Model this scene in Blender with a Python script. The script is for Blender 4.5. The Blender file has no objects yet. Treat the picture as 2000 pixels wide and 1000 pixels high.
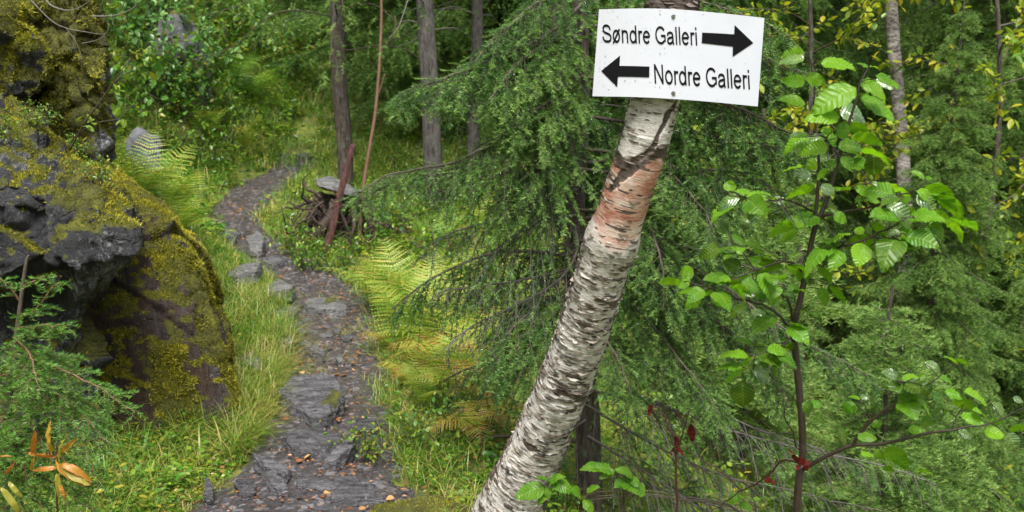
import bpy, bmesh, math, random
import numpy as np
from mathutils import Vector, Matrix

R = math.radians
rng = np.random.default_rng(11)
scene = bpy.context.scene
COL = scene.collection

# ------------------------------------------------------------------ camera
CAM_H, PITCH, F = 1.6, R(8.0), 1944.4
cam_d = bpy.data.cameras.new("camera")
cam_d.sensor_width = 36.0
cam_d.lens = 35.0
cam_d.clip_start = 0.05
cam_d.clip_end = 2000.0
cam_d.dof.use_dof = True
cam_d.dof.focus_distance = 3.15
cam_d.dof.aperture_fstop = 6.3
cam = bpy.data.objects.new("camera", cam_d)
cam.location = (0, 0, CAM_H)
cam.rotation_euler = (R(90) - PITCH, 0, 0)
COL.objects.link(cam)
scene.camera = cam

# ------------------------------------------------------------------ world and sun
SUN_EL, SUN_AZ = R(60), R(182)          # azimuth measured clockwise from +Y
world = bpy.data.worlds.new("World")
scene.world = world
world.use_nodes = True
wn = world.node_tree
wn.nodes.clear()
w_out = wn.nodes.new("ShaderNodeOutputWorld")
w_bg = wn.nodes.new("ShaderNodeBackground")
w_hsv = wn.nodes.new("ShaderNodeHueSaturation")
w_sky = wn.nodes.new("ShaderNodeTexSky")
w_sky.sky_type = 'NISHITA'
w_sky.sun_disc = False
w_sky.sun_elevation = SUN_EL
w_sky.sun_rotation = SUN_AZ
w_sky.dust_density = 4.0
w_sky.air_density = 1.0
w_hsv.inputs['Saturation'].default_value = 0.35
w_bg.inputs['Strength'].default_value = 0.085
wn.links.new(w_sky.outputs[0], w_hsv.inputs['Color'])
wn.links.new(w_hsv.outputs[0], w_bg.inputs[0])
wn.links.new(w_bg.outputs[0], w_out.inputs[0])
sun_d = bpy.data.lights.new("sun", 'SUN')
sun_d.energy = 2.4
sun_d.angle = R(30)
sun_d.color = (1.0, 0.97, 0.92)
sun = bpy.data.objects.new("sun", sun_d)
sdir = Vector((math.sin(SUN_AZ) * math.cos(SUN_EL), math.cos(SUN_AZ) * math.cos(SUN_EL), math.sin(SUN_EL)))
sun.rotation_euler = (-sdir).to_track_quat('-Z', 'Y').to_euler()
sun.location = sdir * 50
COL.objects.link(sun)
scene.view_settings.view_transform = 'Standard'
scene.view_settings.look = 'None'
scene.view_settings.exposure = 1.5
scene.view_settings.gamma = 1.0
scene.cycles.max_bounces = 7
scene.cycles.diffuse_bounces = 4
scene.cycles.glossy_bounces = 2
scene.cycles.transmission_bounces = 4
scene.cycles.transparent_max_bounces = 4

# ------------------------------------------------------------------ projection helpers
_sp, _cp = math.sin(PITCH), math.cos(PITCH)
def ray(px, py):
    xc, yc = (px - 1000) / F, -(py - 500) / F
    return np.array([xc, _cp + yc * _sp, -_sp + yc * _cp])
def at(px, py, Y):
    d = ray(px, py)
    return np.array([0, 0, CAM_H]) + d * (Y / d[1])
def atl(lst):
    return np.array([at(*p) for p in lst])
def nrm(v):
    return v / np.maximum(np.linalg.norm(v, axis=-1, keepdims=True), 1e-9)

# ------------------------------------------------------------------ noise
def vnoise(p, seed=0):
    p = np.asarray(p, float)
    i = np.floor(p).astype(np.int64)
    f = p - i
    u = f * f * f * (f * (f * 6 - 15) + 10)
    def h(ix, iy, iz):
        n = (ix * 374761393 + iy * 668265263 + iz * 1274126177 + seed * 974634777) & 0xFFFFFFFF
        n = ((n ^ (n >> 13)) * 1274126177) & 0xFFFFFFFF
        n = ((n ^ (n >> 16)) * 2246822519) & 0xFFFFFFFF
        n = n ^ (n >> 15)
        return (n & 0xFFFFFF) / float(0xFFFFFF) * 2 - 1
    x, y, z = i[..., 0], i[..., 1], i[..., 2]
    a, b, c = u[..., 0], u[..., 1], u[..., 2]
    def L(s, t, k): return s + (t - s) * k
    x00 = L(h(x, y, z), h(x + 1, y, z), a); x10 = L(h(x, y + 1, z), h(x + 1, y + 1, z), a)
    x01 = L(h(x, y, z + 1), h(x + 1, y, z + 1), a); x11 = L(h(x, y + 1, z + 1), h(x + 1, y + 1, z + 1), a)
    return L(L(x00, x10, b), L(x01, x11, b), c)
def fbm(p, octv=4, seed=0, gain=.5):
    p = np.asarray(p, float); s = 0; a = 1; t = 0
    for o in range(octv):
        s = s + a * vnoise(p * (2.03 ** o) + o * 17.3, seed + o); t += a; a *= gain
    return s / t
def sstep(a, b, x):
    t = np.clip((x - a) / (b - a + 1e-12), 0, 1)
    return t * t * (3 - 2 * t)

# ------------------------------------------------------------------ terrain
_py = np.array([-30, 0, 3.8, 4.4, 5.2, 5.9, 7.0, 7.9, 8.6, 10, 11.5, 12.4, 16, 22, 60])
_pxx = np.array([-.5, -.62, -.82, -.88, -.98, -1.08, -1.28, -1.71, -2.21, -2.85, -2.94, -2.74, -3.0, -3.5, -4])
_pw = np.array([.5, .5, .52, .37, .3, .28, .29, .29, .3, .26, .3, .22, .05, .02, .02])
_pz = np.array([-1.5, -.1, 0, .03, .085, .14, .25, .34, .41, .58, .76, .93, 2.2, 4.4, 12.0])
def path_x(y): return np.interp(y, _py, _pxx)
def path_w(y): return np.interp(y, _py, _pw)
def zf(x, y):
    x = np.asarray(x, float); y = np.asarray(y, float)
    d = x - path_x(y); w = path_w(y)
    el = np.maximum(0, -d - w); er = np.maximum(0, d - w)
    near = 1 - sstep(5.5, 7.5, y)
    lft = near * (.16 * np.minimum(el, 1.1) + .8 * np.maximum(el - 1.1, 0)) + \
        (1 - near) * (.55 * np.minimum(el, .5) + (.85 + .25 * sstep(9, 12, y)) * np.maximum(el - .5, 0))
    lft = 18 * np.tanh(lft / 18)
    shelf = .35 + 1.7 * sstep(6.8, 9.0, y)
    rgt = .06 * np.minimum(er, shelf) * (1 - sstep(.2, .5, er)) - .56 * np.maximum(er - shelf, 0)
    rgt = 9 * np.tanh(rgt / 9)
    q = np.stack([x, y, np.zeros_like(x)], -1)
    off = sstep(0, .35, np.maximum(el, er))
    far = sstep(30, 90, np.hypot(x, y))
    n = off * (.10 * fbm(q * .9, 3, 3) + .035 * fbm(q * 4.1, 3, 5)) + (1 - off) * .018 * fbm(q * 3.3, 3, 9)
    return np.interp(y, _py, _pz) + lft + rgt + n + far * 2 * fbm(q * .03, 2, 2)
def z1(x, y): return float(zf(np.array([x]), np.array([y]))[0])
_ts = np.concatenate([np.linspace(1.5, 20, 2500), np.linspace(20, 80, 1500)])
def ground_at(px, py):
    d = ray(px, py); d = d / d[1]
    P = np.array([0, 0, CAM_H]) + _ts[:, None] * d
    below = P[:, 2] < zf(P[:, 0], P[:, 1])
    k = int(np.argmax(below)) if below.any() else len(_ts) - 1
    p = P[k].copy(); p[2] = z1(p[0], p[1])
    return p

# ------------------------------------------------------------------ object helpers
def link(o, parent=None):
    COL.objects.link(o)
    if parent is not None: o.parent = parent
    return o
def tag(o, label=None, cat=None, group=None, kind=None):
    if label: o['label'] = label
    if cat: o['category'] = cat
    if group: o['group'] = group
    if kind: o['kind'] = kind
    return o
def thing(name, label, cat, loc=(0, 0, 0), rz=0, group=None):
    o = bpy.data.objects.new(name, None)
    o.empty_display_size = .1
    o.location = [float(v) for v in loc]; o.rotation_euler = (0, 0, rz)
    link(o); tag(o, label, cat, group)
    return o
class MB:
    def __init__(s): s.V = []; s.T = []; s.Q = []; s.A = {}; s.mt = []; s.mq = []; s.n = 0
    def add(s, V, T=None, Q=None, mi=0, **attrs):
        V = np.asarray(V, float).reshape(-1, 3)
        if len(V) == 0: return
        if T is not None and len(T):
            T = np.asarray(T).reshape(-1, 3); s.T.append(T + s.n); s.mt.append(np.full(len(T), mi))
        if Q is not None and len(Q):
            Q = np.asarray(Q).reshape(-1, 4); s.Q.append(Q + s.n); s.mq.append(np.full(len(Q), mi))
        for k, a in attrs.items():
            a = np.broadcast_to(np.asarray(a, float), (len(V),) + np.shape(a)[1:]) if np.ndim(a) <= 1 else np.asarray(a, float)
            s.A.setdefault(k, []).append((s.n, a))
        s.V.append(V); s.n += len(V)
    def mesh(s, name, mats, smooth=True):
        me = bpy.data.meshes.new(name)
        if s.n == 0: return me
        V = np.concatenate(s.V).astype(np.float32)
        T = np.concatenate(s.T) if s.T else np.zeros((0, 3), int)
        Q = np.concatenate(s.Q) if s.Q else np.zeros((0, 4), int)
        me.vertices.add(len(V)); me.vertices.foreach_set('co', V.ravel())
        loops = np.concatenate([T.ravel(), Q.ravel()]).astype(np.int32)
        me.loops.add(len(loops)); me.loops.foreach_set('vertex_index', loops)
        nT, nQ = len(T), len(Q)
        me.polygons.add(nT + nQ)
        st = np.concatenate([np.arange(nT) * 3, nT * 3 + np.arange(nQ) * 4]).astype(np.int32)
        me.polygons.foreach_set('loop_start', st)
        mi = np.concatenate(s.mt + s.mq).astype(np.int32)
        me.polygons.foreach_set('material_index', mi)
        me.polygons.foreach_set('use_smooth', np.full(nT + nQ, smooth))
        for k, parts in s.A.items():
            dim = parts[0][1].shape[1] if parts[0][1].ndim > 1 else 1
            buf = np.full((s.n, dim), .5 if k == 'var' else 0., np.float32)
            for n0, a in parts: buf[n0:n0 + len(a)] = a.reshape(len(a), dim)
            at_ = me.attributes.new(k, 'FLOAT' if dim == 1 else 'FLOAT_VECTOR', 'POINT')
            at_.data.foreach_set('value' if dim == 1 else 'vector', buf.ravel())
        for m in (mats if isinstance(mats, (list, tuple)) else [mats]): me.materials.append(m)
        me.update(calc_edges=True)
        return me
    def build(s, name, mats, parent=None, smooth=True):
        o = bpy.data.objects.new(name, s.mesh(name, mats, smooth))
        return link(o, parent)

def spline(P, n):
    P = np.asarray(P, float); m = len(P)
    if m == 2:
        t = np.linspace(0, 1, n)[:, None]; return P[0] * (1 - t) + P[1] * t
    Q = np.vstack([2 * P[0] - P[1], P, 2 * P[-1] - P[-2]])
    u = np.linspace(0, m - 1, n); i = np.minimum(u.astype(int), m - 2); f = (u - i)[:, None]
    a, b, c, d = Q[i], Q[i + 1], Q[i + 2], Q[i + 3]
    return .5 * (2 * b + (c - a) * f + (2 * a - 5 * b + 4 * c - d) * f ** 2 + (3 * b - a - 3 * c + d) * f ** 3)

def tubes(P, Rr, n=3, ref=(0.13, 0.22, 0.97)):
    """P (N,K,3), Rr (N,K) -> verts, quads of N tubes"""
    P = np.asarray(P, float); Rr = np.asarray(Rr, float)
    if P.ndim == 2: P = P[None]; Rr = Rr.reshape(1, -1)
    N, K, _ = P.shape
    Tn = np.gradient(P, axis=1); Tn = nrm(Tn)
    ref = nrm(np.array(ref, float))
    U = np.cross(Tn, ref); bad = np.linalg.norm(U, axis=-1) < .15
    U[bad] = np.cross(Tn[bad], np.array([1., 0.3, 0]))
    U = nrm(U); W = np.cross(Tn, U)
    a = np.arange(n) * 2 * math.pi / n
    ring = U[:, :, None, :] * np.cos(a)[None, None, :, None] + W[:, :, None, :] * np.sin(a)[None, None, :, None]
    V = P[:, :, None, :] + ring * Rr[:, :, None, None]
    V = V.reshape(-1, 3)
    b = (np.arange(N) * K * n)[:, None, None]; k = (np.arange(K - 1) * n)[None, :, None]; j = np.arange(n)[None, None, :]; j2 = (j + 1) % n
    Q = np.stack([b + k + j, b + k + j2, b + k + n + j2, b + k + n + j], -1).reshape(-1, 4)
    return V, Q

def stamp(TV, TF, O, X, Y, Z, S):
    """copies of a template (verts TV, tris TF) at frames"""
    O = np.asarray(O); N = len(O); S = np.broadcast_to(np.asarray(S, float), (N,))
    V = O[:, None, :] + S[:, None, None] * (TV[None, :, 0:1] * X[:, None, :] + TV[None, :, 1:2] * Y[:, None, :] + TV[None, :, 2:3] * Z[:, None, :])
    T = TF[None] + (np.arange(N) * len(TV))[:, None, None]
    return V.reshape(-1, 3), T.reshape(-1, TF.shape[1])
def frames(X, up):
    X = nrm(X); Y = nrm(np.cross(up, X)); Z = np.cross(X, Y)
    return X, Y, Z

# ------------------------------------------------------------------ materials
def nodes(name):
    m = bpy.data.materials.new(name); m.use_nodes = True
    nt = m.node_tree; nt.nodes.clear()
    out = nt.nodes.new('ShaderNodeOutputMaterial')
    return m, nt, out
def N(nt, t, **kw):
    n = nt.nodes.new('ShaderNode' + t)
    for k, v in kw.items():
        if k in n.inputs.keys(): n.inputs[k].default_value = v
        else: setattr(n, k, v)
    return n
def L(nt, a, b): nt.links.new(a, b)
def ramp(nt, stops, fac=None):
    r = nt.nodes.new('ShaderNodeValToRGB'); e = r.color_ramp.elements
    while len(e) < len(stops): e.new(.5)
    for k, (p, c) in enumerate(stops):
        e[k].position = p; e[k].color = (*c, 1) if len(c) == 3 else c
    if fac is not None: L(nt, fac, r.inputs[0])
    return r
def mixc(nt, fac, a, b, mode='MIX'):
    m = nt.nodes.new('ShaderNodeMix'); m.data_type = 'RGBA'; m.blend_type = mode
    for s, v in ((m.inputs[0], fac), (m.inputs[6], a), (m.inputs[7], b)):
        if hasattr(v, 'is_output'): L(nt, v, s)
        elif isinstance(v, (int, float)): s.default_value = v
        else: s.default_value = (*v, 1)
    return m.outputs[2]
def noise(nt, scale, detail=4, rough=.55, vec=None, typ=None):
    n = nt.nodes.new('ShaderNodeTexNoise'); n.inputs['Scale'].default_value = scale
    n.inputs['Detail'].default_value = detail; n.inputs['Roughness'].default_value = rough
    if vec is not None: L(nt, vec, n.inputs['Vector'])
    return n.outputs[0]
def math_(nt, op, a, b=0.0, clamp=False):
    m = nt.nodes.new('ShaderNodeMath'); m.operation = op; m.use_clamp = clamp
    for k, v in ((0, a), (1, b)):
        if hasattr(v, 'is_output'): L(nt, v, m.inputs[k])
        else: m.inputs[k].default_value = v
    return m.outputs[0]
def attr(nt, name):
    a = nt.nodes.new('ShaderNodeAttribute'); a.attribute_name = name
    return a
def obj_co(nt): return nt.nodes.new('ShaderNodeTexCoord').outputs['Object']
def leaf_mat(name, stops, rough=.4, trans=.35, tcol=(1.0, 1.15, .6), veins=False, jitter=.06, spec=.5):
    m, nt, out = nodes(name)
    v = attr(nt, 'var').outputs['Fac']
    oi = nt.nodes.new('ShaderNodeObjectInfo')
    v = math_(nt, 'ADD', v, math_(nt, 'MULTIPLY', math_(nt, 'SUBTRACT', oi.outputs['Random'], .5), jitter * 2))
    c = ramp(nt, stops, v).outputs[0]
    p = N(nt, 'BsdfPrincipled', Roughness=rough)
    p.inputs['Specular IOR Level'].default_value = spec
    if veins:
        lx = attr(nt, 'lx').outputs['Fac']; ly = math_(nt, 'ABSOLUTE', attr(nt, 'ly').outputs['Fac'])
        s = math_(nt, 'FRACT', math_(nt, 'MULTIPLY', math_(nt, 'SUBTRACT', lx, math_(nt, 'MULTIPLY', ly, .55)), 8.5))
        s = math_(nt, 'ABSOLUTE', math_(nt, 'SUBTRACT', s, .5))
        line = math_(nt, 'SUBTRACT', 1.0, math_(nt, 'MULTIPLY', s, 9.0), True)
        mid = math_(nt, 'SUBTRACT', 1.0, math_(nt, 'MULTIPLY', ly, 28.0), True)
        vn = math_(nt, 'MAXIMUM', line, mid)
        c = mixc(nt, math_(nt, 'MULTIPLY', vn, .45), c, mixc(nt, .5, c, (.5, .62, .2)))
        sp = noise(nt, 260, 2, .5, obj_co(nt))
        b = N(nt, 'Bump', Strength=.55, Distance=.0025)
        hgt = math_(nt, 'SUBTRACT', math_(nt, 'MULTIPLY', math_(nt, 'ABSOLUTE', s), 1.6), math_(nt, 'MULTIPLY', sp, .5))
        L(nt, hgt, b.inputs['Height']); L(nt, b.outputs[0], p.inputs['Normal'])
    if veins:
        sn = noise(nt, 75, 3, .6, obj_co(nt)); c = mixc(nt, ramp(nt, [(.69, (0, 0, 0)), (.73, (.85, .85, .85))], sn).outputs[0], c, (.10, .06, .015))
        c = mixc(nt, ramp(nt, [(.35, (0, 0, 0)), (.7, (.4, .4, .4))], noise(nt, 18, 3, .6, obj_co(nt))).outputs[0], c, (.20, .30, .02))
    L(nt, c, p.inputs['Base Color'])
    t = N(nt, 'BsdfTranslucent')
    L(nt, mixc(nt, 1.0, c, tcol, 'MULTIPLY'), t.inputs['Color'])
    mx = N(nt, 'MixShader', Fac=trans)
    L(nt, p.outputs[0], mx.inputs[1]); L(nt, t.outputs[0], mx.inputs[2]); L(nt, mx.outputs[0], out.inputs[0])
    return m
def plain_mat(name, c, rough=.6, nscale=0, namp=.3, bump=0, stretch=None, metal=0):
    m, nt, out = nodes(name)
    p = N(nt, 'BsdfPrincipled', Roughness=rough, Metallic=metal)
    if nscale:
        co = obj_co(nt)
        if stretch:
            mp = nt.nodes.new('ShaderNodeMapping'); mp.inputs['Scale'].default_value = stretch
            L(nt, co, mp.inputs['Vector']); co = mp.outputs[0]
        f = noise(nt, nscale, 5, .65, co)
        r = ramp(nt, [(.3, [x * (1 - namp) for x in c]), (.7, [min(1, x * (1 + namp)) for x in c])], f)
        L(nt, r.outputs[0], p.inputs['Base Color'])
        if bump:
            b = N(nt, 'Bump', Strength=bump, Distance=.01); L(nt, f, b.inputs['Height']); L(nt, b.outputs[0], p.inputs['Normal'])
    else:
        p.inputs['Base Color'].default_value = (*c, 1)
    L(nt, p.outputs[0], out.inputs[0])
    return m
def bark_mat(name, c0, c1, lichen=None, scale=14, stretch=(1, 1, .22)):
    m, nt, out = nodes(name)
    mp = nt.nodes.new('ShaderNodeMapping'); mp.inputs['Scale'].default_value = stretch
    L(nt, obj_co(nt), mp.inputs['Vector'])
    f = noise(nt, scale, 6, .7, mp.outputs[0])
    c = ramp(nt, [(.32, c0), (.66, c1)], f).outputs[0]
    if lichen:
        g = noise(nt, 9, 5, .7, obj_co(nt))
        k = ramp(nt, [(.5, (0, 0, 0)), (.62, (1, 1, 1))], g).outputs[0]
        c = mixc(nt, k, c, lichen)
    p = N(nt, 'BsdfPrincipled', Roughness=.75)
    L(nt, c, p.inputs['Base Color'])
    f2 = noise(nt, scale * 3.2, 6, .75, mp.outputs[0]); c = mixc(nt, ramp(nt, [(.40, (0, 0, 0)), (.52, (.75, .75, .75))], f2).outputs[0], [x * .45 for x in c0], c)
    L(nt, c, p.inputs['Base Color'])
    b = N(nt, 'Bump', Strength=1.0, Distance=.02); L(nt, math_(nt, 'ADD', f, f2), b.inputs['Height']); L(nt, b.outputs[0], p.inputs['Normal'])
    L(nt, p.outputs[0], out.inputs[0])
    return m

M = {}
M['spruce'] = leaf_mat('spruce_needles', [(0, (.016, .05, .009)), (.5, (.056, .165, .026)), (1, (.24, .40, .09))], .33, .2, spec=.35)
M['spruce_young'] = leaf_mat('young_spruce_needles', [(0, (.03, .10, .012)), (.5, (.075, .22, .025)), (1, (.19, .38, .06))], .4, .3)
M['spruce_far'] = leaf_mat('far_spruce_needles', [(0, (.035, .085, .018)), (.5, (.11, .215, .042)), (1, (.27, .38, .10))], .5, .30, jitter=.22, spec=.25)
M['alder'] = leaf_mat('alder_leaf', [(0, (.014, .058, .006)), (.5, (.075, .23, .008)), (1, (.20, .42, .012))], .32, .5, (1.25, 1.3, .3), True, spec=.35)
M['alder_wet'] = leaf_mat('wet_alder_leaf', [(0, (.03, .08, .02)), (1, (.10, .20, .05))], .24, .2, veins=True, spec=1.0)
M['grass'] = leaf_mat('grass_blade', [(0, (.03, .10, .01)), (.45, (.11, .25, .022)), (.75, (.24, .30, .045)), (1, (.42, .33, .12))], .4, .35)
M['fern'] = leaf_mat('fern_frond', [(0, (.06, .17, .018)), (.45, (.20, .33, .035)), (.72, (.40, .40, .06)), (.88, (.45, .26, .07)), (1, (.36, .16, .05))], .5, .4)
M['herb'] = leaf_mat('herb_leaf', [(0, (.018, .075, .012)), (.5, (.075, .20, .022)), (.88, (.24, .32, .03)), (1, (.32, .28, .03))], .33, .35)
M['pale_leaf'] = leaf_mat('pale_shrub_leaf', [(0, (.05, .15, .04)), (.5, (.13, .28, .08)), (1, (.25, .40, .12))], .3, .35)
M['autumn'] = leaf_mat('autumn_leaf', [(0, (.10, .22, .015)), (.45, (.32, .38, .03)), (1, (.55, .40, .03))], .4, .45)
M['orange_leaf'] = leaf_mat('orange_leaf', [(0, (.20, .26, .03)), (.4, (.42, .24, .03)), (1, (.45, .13, .025))], .4, .4, (1.1, 1, .6))
M['red_leaf'] = leaf_mat('dark_red_leaf', [(0, (.035, .006, .005)), (1, (.12, .012, .008))], .6, .2, (1.2, .7, .6), spec=.15)
M['litter'] = leaf_mat('fallen_leaf', [(0, (.16, .06, .025)), (.4, (.30, .12, .04)), (.75, (.40, .21, .08)), (1, (.45, .34, .13))], .35, .15, jitter=.35)
M['moss'] = leaf_mat('moss_tufts', [(0, (.035, .025, .006)), (.35, (.095, .094, .010)), (.7, (.255, .245, .018)), (1, (.46, .39, .045))], .7, .25, jitter=0, spec=.2)
M['twig'] = plain_mat('dark_twig', (.06, .045, .032), .7, 60, .4)
M['twig_grey'] = plain_mat('grey_twig', (.10, .088, .075), .8, 60, .4)
M['alder_stem'] = plain_mat('alder_stem', (.022, .013, .009), .45, 80, .5)
M['brown_stem'] = plain_mat('brown_stem', (.12, .065, .035), .7, 40, .35)
M['spruce_bark'] = bark_mat('spruce_bark', (.045, .03, .024), (.15, .105, .085), (.13, .14, .11))
M['grey_bark'] = bark_mat('grey_spruce_bark', (.045, .037, .034), (.16, .14, .125), (.12, .13, .10))
M['far_birch'] = bark_mat('far_birch_bark', (.12, .10, .09), (.62, .56, .52), None, 5, (1, 1, 3))
M['red_wood'] = bark_mat('red_stake_wood', (.030, .011, .008), (.20, .062, .048), None, 30, (1, 1, .12))
M['root'] = bark_mat('dead_root', (.035, .022, .016), (.12, .075, .05), None, 20)
M['log'] = bark_mat('weathered_log', (.10, .095, .09), (.30, .29, .27), None, 16, (.15, 1, 1))

def rock_mat(name, c0, c1, lich=(.42, .42, .42), lich_amt=.5, wet=.35, brown=None, streak=None, rv=(1, 1)):
    m, nt, out = nodes(name)
    co = obj_co(nt)
    sc = co
    if streak:
        mp = nt.nodes.new('ShaderNodeMapping'); mp.inputs['Scale'].default_value = streak
        mp.inputs['Rotation'].default_value = (0, R(-22), 0)
        L(nt, co, mp.inputs['Vector']); sc = mp.outputs[0]
    f = noise(nt, 5, 8, .7, sc)
    c = ramp(nt, [(.36, c0), (.66, c1)], f).outputs[0]
    if brown:
        g0 = noise(nt, 2.3, 6, .65, sc)
        c = mixc(nt, ramp(nt, [(.40, (0, 0, 0)), (.55, (1, 1, 1))], g0).outputs[0], c, brown)
    g = noise(nt, 48, 6, .8, co)
    g2 = noise(nt, 3.1, 4, .6, co)
    gg = math_(nt, 'ADD', math_(nt, 'MULTIPLY', g, .75), math_(nt, 'MULTIPLY', g2, .45))
    k = ramp(nt, [(.72 - .22 * lich_amt, (0, 0, 0)), (.80 - .2 * lich_amt, (1, 1, 1))], gg).outputs[0]
    c = mixc(nt, math_(nt, 'MULTIPLY', k, .8), c, lich)
    ms = attr(nt, 'moss').outputs['Fac']
    mf = noise(nt, 34, 4, .7, co)
    mo = math_(nt, 'ADD', ms, math_(nt, 'MULTIPLY', math_(nt, 'SUBTRACT', mf, .5), .7))
    mk = ramp(nt, [(.42, (0, 0, 0)), (.58, (1, 1, 1))], mo).outputs[0]
    mcol = ramp(nt, [(.3, (.035, .032, .007)), (.55, (.085, .09, .011)), (.75, (.18, .18, .022))], noise(nt, 15, 5, .7, co)).outputs[0]
    c = mixc(nt, mk, c, mcol)
    oi = nt.nodes.new('ShaderNodeObjectInfo')
    c = mixc(nt, 1.0, c, ramp(nt, [(0, (rv[0],) * 3), (1, (rv[1],) * 3)], oi.outputs['Random']).outputs[0], 'MULTIPLY')
    p = N(nt, 'BsdfPrincipled')
    L(nt, c, p.inputs['Base Color'])
    rr = math_(nt, 'ADD', math_(nt, 'MULTIPLY', mk, .45), ramp(nt, [(.35, (wet,) * 3), (.7, (wet + .3,) * 3)], f).outputs[0], True)
    L(nt, rr, p.inputs['Roughness'])
    b = N(nt, 'Bump', Strength=.9, Distance=.035)
    vc = nt.nodes.new('ShaderNodeTexVoronoi'); vc.feature = 'DISTANCE_TO_EDGE'; vc.inputs['Scale'].default_value = 7
    wq = nt.nodes.new('ShaderNodeTexNoise'); wq.inputs['Scale'].default_value = 4; wq.inputs['Detail'].default_value = 6; L(nt, co, wq.inputs['Vector'])
    wm = nt.nodes.new('ShaderNodeMix'); wm.data_type = 'VECTOR'; wm.inputs[0].default_value = .35; L(nt, sc, wm.inputs[4]); L(nt, wq.outputs[1], wm.inputs[5]); L(nt, wm.outputs[1], vc.inputs['Vector'])
    crk_ = math_(nt, 'MINIMUM', math_(nt, 'MULTIPLY', vc.outputs[0], 9.0), .5)
    rg_ = noise(nt, 17, 10, .78, co)
    h = math_(nt, 'ADD', math_(nt, 'ADD', math_(nt, 'MULTIPLY', f, .7), math_(nt, 'MULTIPLY', rg_, 1.1)), math_(nt, 'ADD', math_(nt, 'MULTIPLY', g, .3), math_(nt, 'MULTIPLY', crk_, .5))); L(nt, h, b.inputs['Height']); L(nt, b.outputs[0], p.inputs['Normal'])
    L(nt, p.outputs[0], out.inputs[0])
    return m
M['rock_dark'] = rock_mat('lichen_boulder', (.008, .0085, .010), (.036, .036, .040), (.24, .25, .25), .40, .42)
M['rock_brown'] = rock_mat('brown_mossy_slab', (.022, .017, .017), (.075, .058, .06), (.30, .28, .28), .14, .5, (.045, .024, .012), (5, 5, .8))
M['rock_grey'] = rock_mat('grey_boulder', (.07, .073, .08), (.15, .155, .165), (.25, .26, .26), .2, .5)
M['slate'] = rock_mat('wet_slate', (.05, .05, .057), (.21, .20, .215), (.36, .35, .35), .2, .12, None, (1, 4, 9), (.62, 1.0))
M['slate_pale'] = rock_mat('pale_slate', (.085, .085, .088), (.20, .195, .185), (.32, .31, .30), .3, .4, None, (1, 4, 9))

def ground_mat():
    m, nt, out = nodes('forest_floor')
    co = obj_co(nt)
    a = noise(nt, 1.3, 6, .65, co); b = noise(nt, 9, 6, .7, co); c_ = noise(nt, 60, 4, .7, co)
    soil = ramp(nt, [(.3, (.025, .018, .012)), (.7, (.11, .075, .045))], c_).outputs[0]
    moss = ramp(nt, [(.3, (.03, .055, .008)), (.5, (.10, .13, .015)), (.72, (.24, .21, .03))], b).outputs[0]
    k = ramp(nt, [(.36, (0, 0, 0)), (.52, (1, 1, 1))], math_(nt, 'ADD', math_(nt, 'MULTIPLY', a, .7), math_(nt, 'MULTIPLY', b, .3))).outputs[0]
    c = mixc(nt, k, soil, moss)
    p = N(nt, 'BsdfPrincipled', Roughness=.85); L(nt, c, p.inputs['Base Color'])
    bp = N(nt, 'Bump', Strength=.9, Distance=.03); L(nt, math_(nt, 'ADD', b, math_(nt, 'MULTIPLY', c_, .4)), bp.inputs['Height']); L(nt, bp.outputs[0], p.inputs['Normal'])
    L(nt, p.outputs[0], out.inputs[0]); return m
def path_mat():
    m, nt, out = nodes('wet_slate_path')
    co = obj_co(nt)
    a = noise(nt, 2.6, 5, .6, co); c_ = noise(nt, 55, 6, .75, co)
    vo = nt.nodes.new('ShaderNodeTexVoronoi'); vo.inputs['Scale'].default_value = 38; vo.feature = 'F1'
    wv = noise(nt, 8, 3, .6, co)
    mxv = nt.nodes.new('ShaderNodeMix'); mxv.data_type = 'VECTOR'; mxv.inputs[0].default_value = .06
    L(nt, co, mxv.inputs[4]); 
    nn = nt.nodes.new('ShaderNodeTexNoise'); nn.inputs['Scale'].default_value = 20; L(nt, co, nn.inputs['Vector']); L(nt, nn.outputs[1], mxv.inputs[5])
    L(nt, mxv.outputs[1], vo.inputs['Vector'])
    cell = N(nt, 'SeparateColor'); L(nt, vo.outputs['Color'], cell.inputs[0])
    c = ramp(nt, [(.25, (.018, .015, .015)), (.55, (.056, .049, .050)), (.8, (.12, .11, .115))], c_).outputs[0]
    chip = ramp(nt, [(0, (.022, .021, .025)), (.6, (.075, .071, .080)), (.92, (.18, .17, .18)), (1, (.16, .08, .035))], cell.outputs[0]).outputs[0]
    c = mixc(nt, ramp(nt, [(.45, (0, 0, 0)), (.6, (1, 1, 1))], cell.outputs[1]).outputs[0], c, chip)
    c = mixc(nt, ramp(nt, [(.5, (0, 0, 0)), (.7, (.6, .6, .6))], a).outputs[0], c, (.035, .026, .020))
    p = N(nt, 'BsdfPrincipled'); L(nt, c, p.inputs['Base Color'])
    L(nt, ramp(nt, [(.35, (.22,) * 3), (.65, (.55,) * 3)], a).outputs[0], p.inputs['Roughness'])
    bp = N(nt, 'Bump', Strength=.85, Distance=.015)
    L(nt, math_(nt, 'ADD', math_(nt, 'MULTIPLY', cell.outputs[2], .5), c_), bp.inputs['Height']); L(nt, bp.outputs[0], p.inputs['Normal'])
    L(nt, p.outputs[0], out.inputs[0]); return m
M['ground'] = ground_mat(); M['path'] = path_mat()

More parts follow.
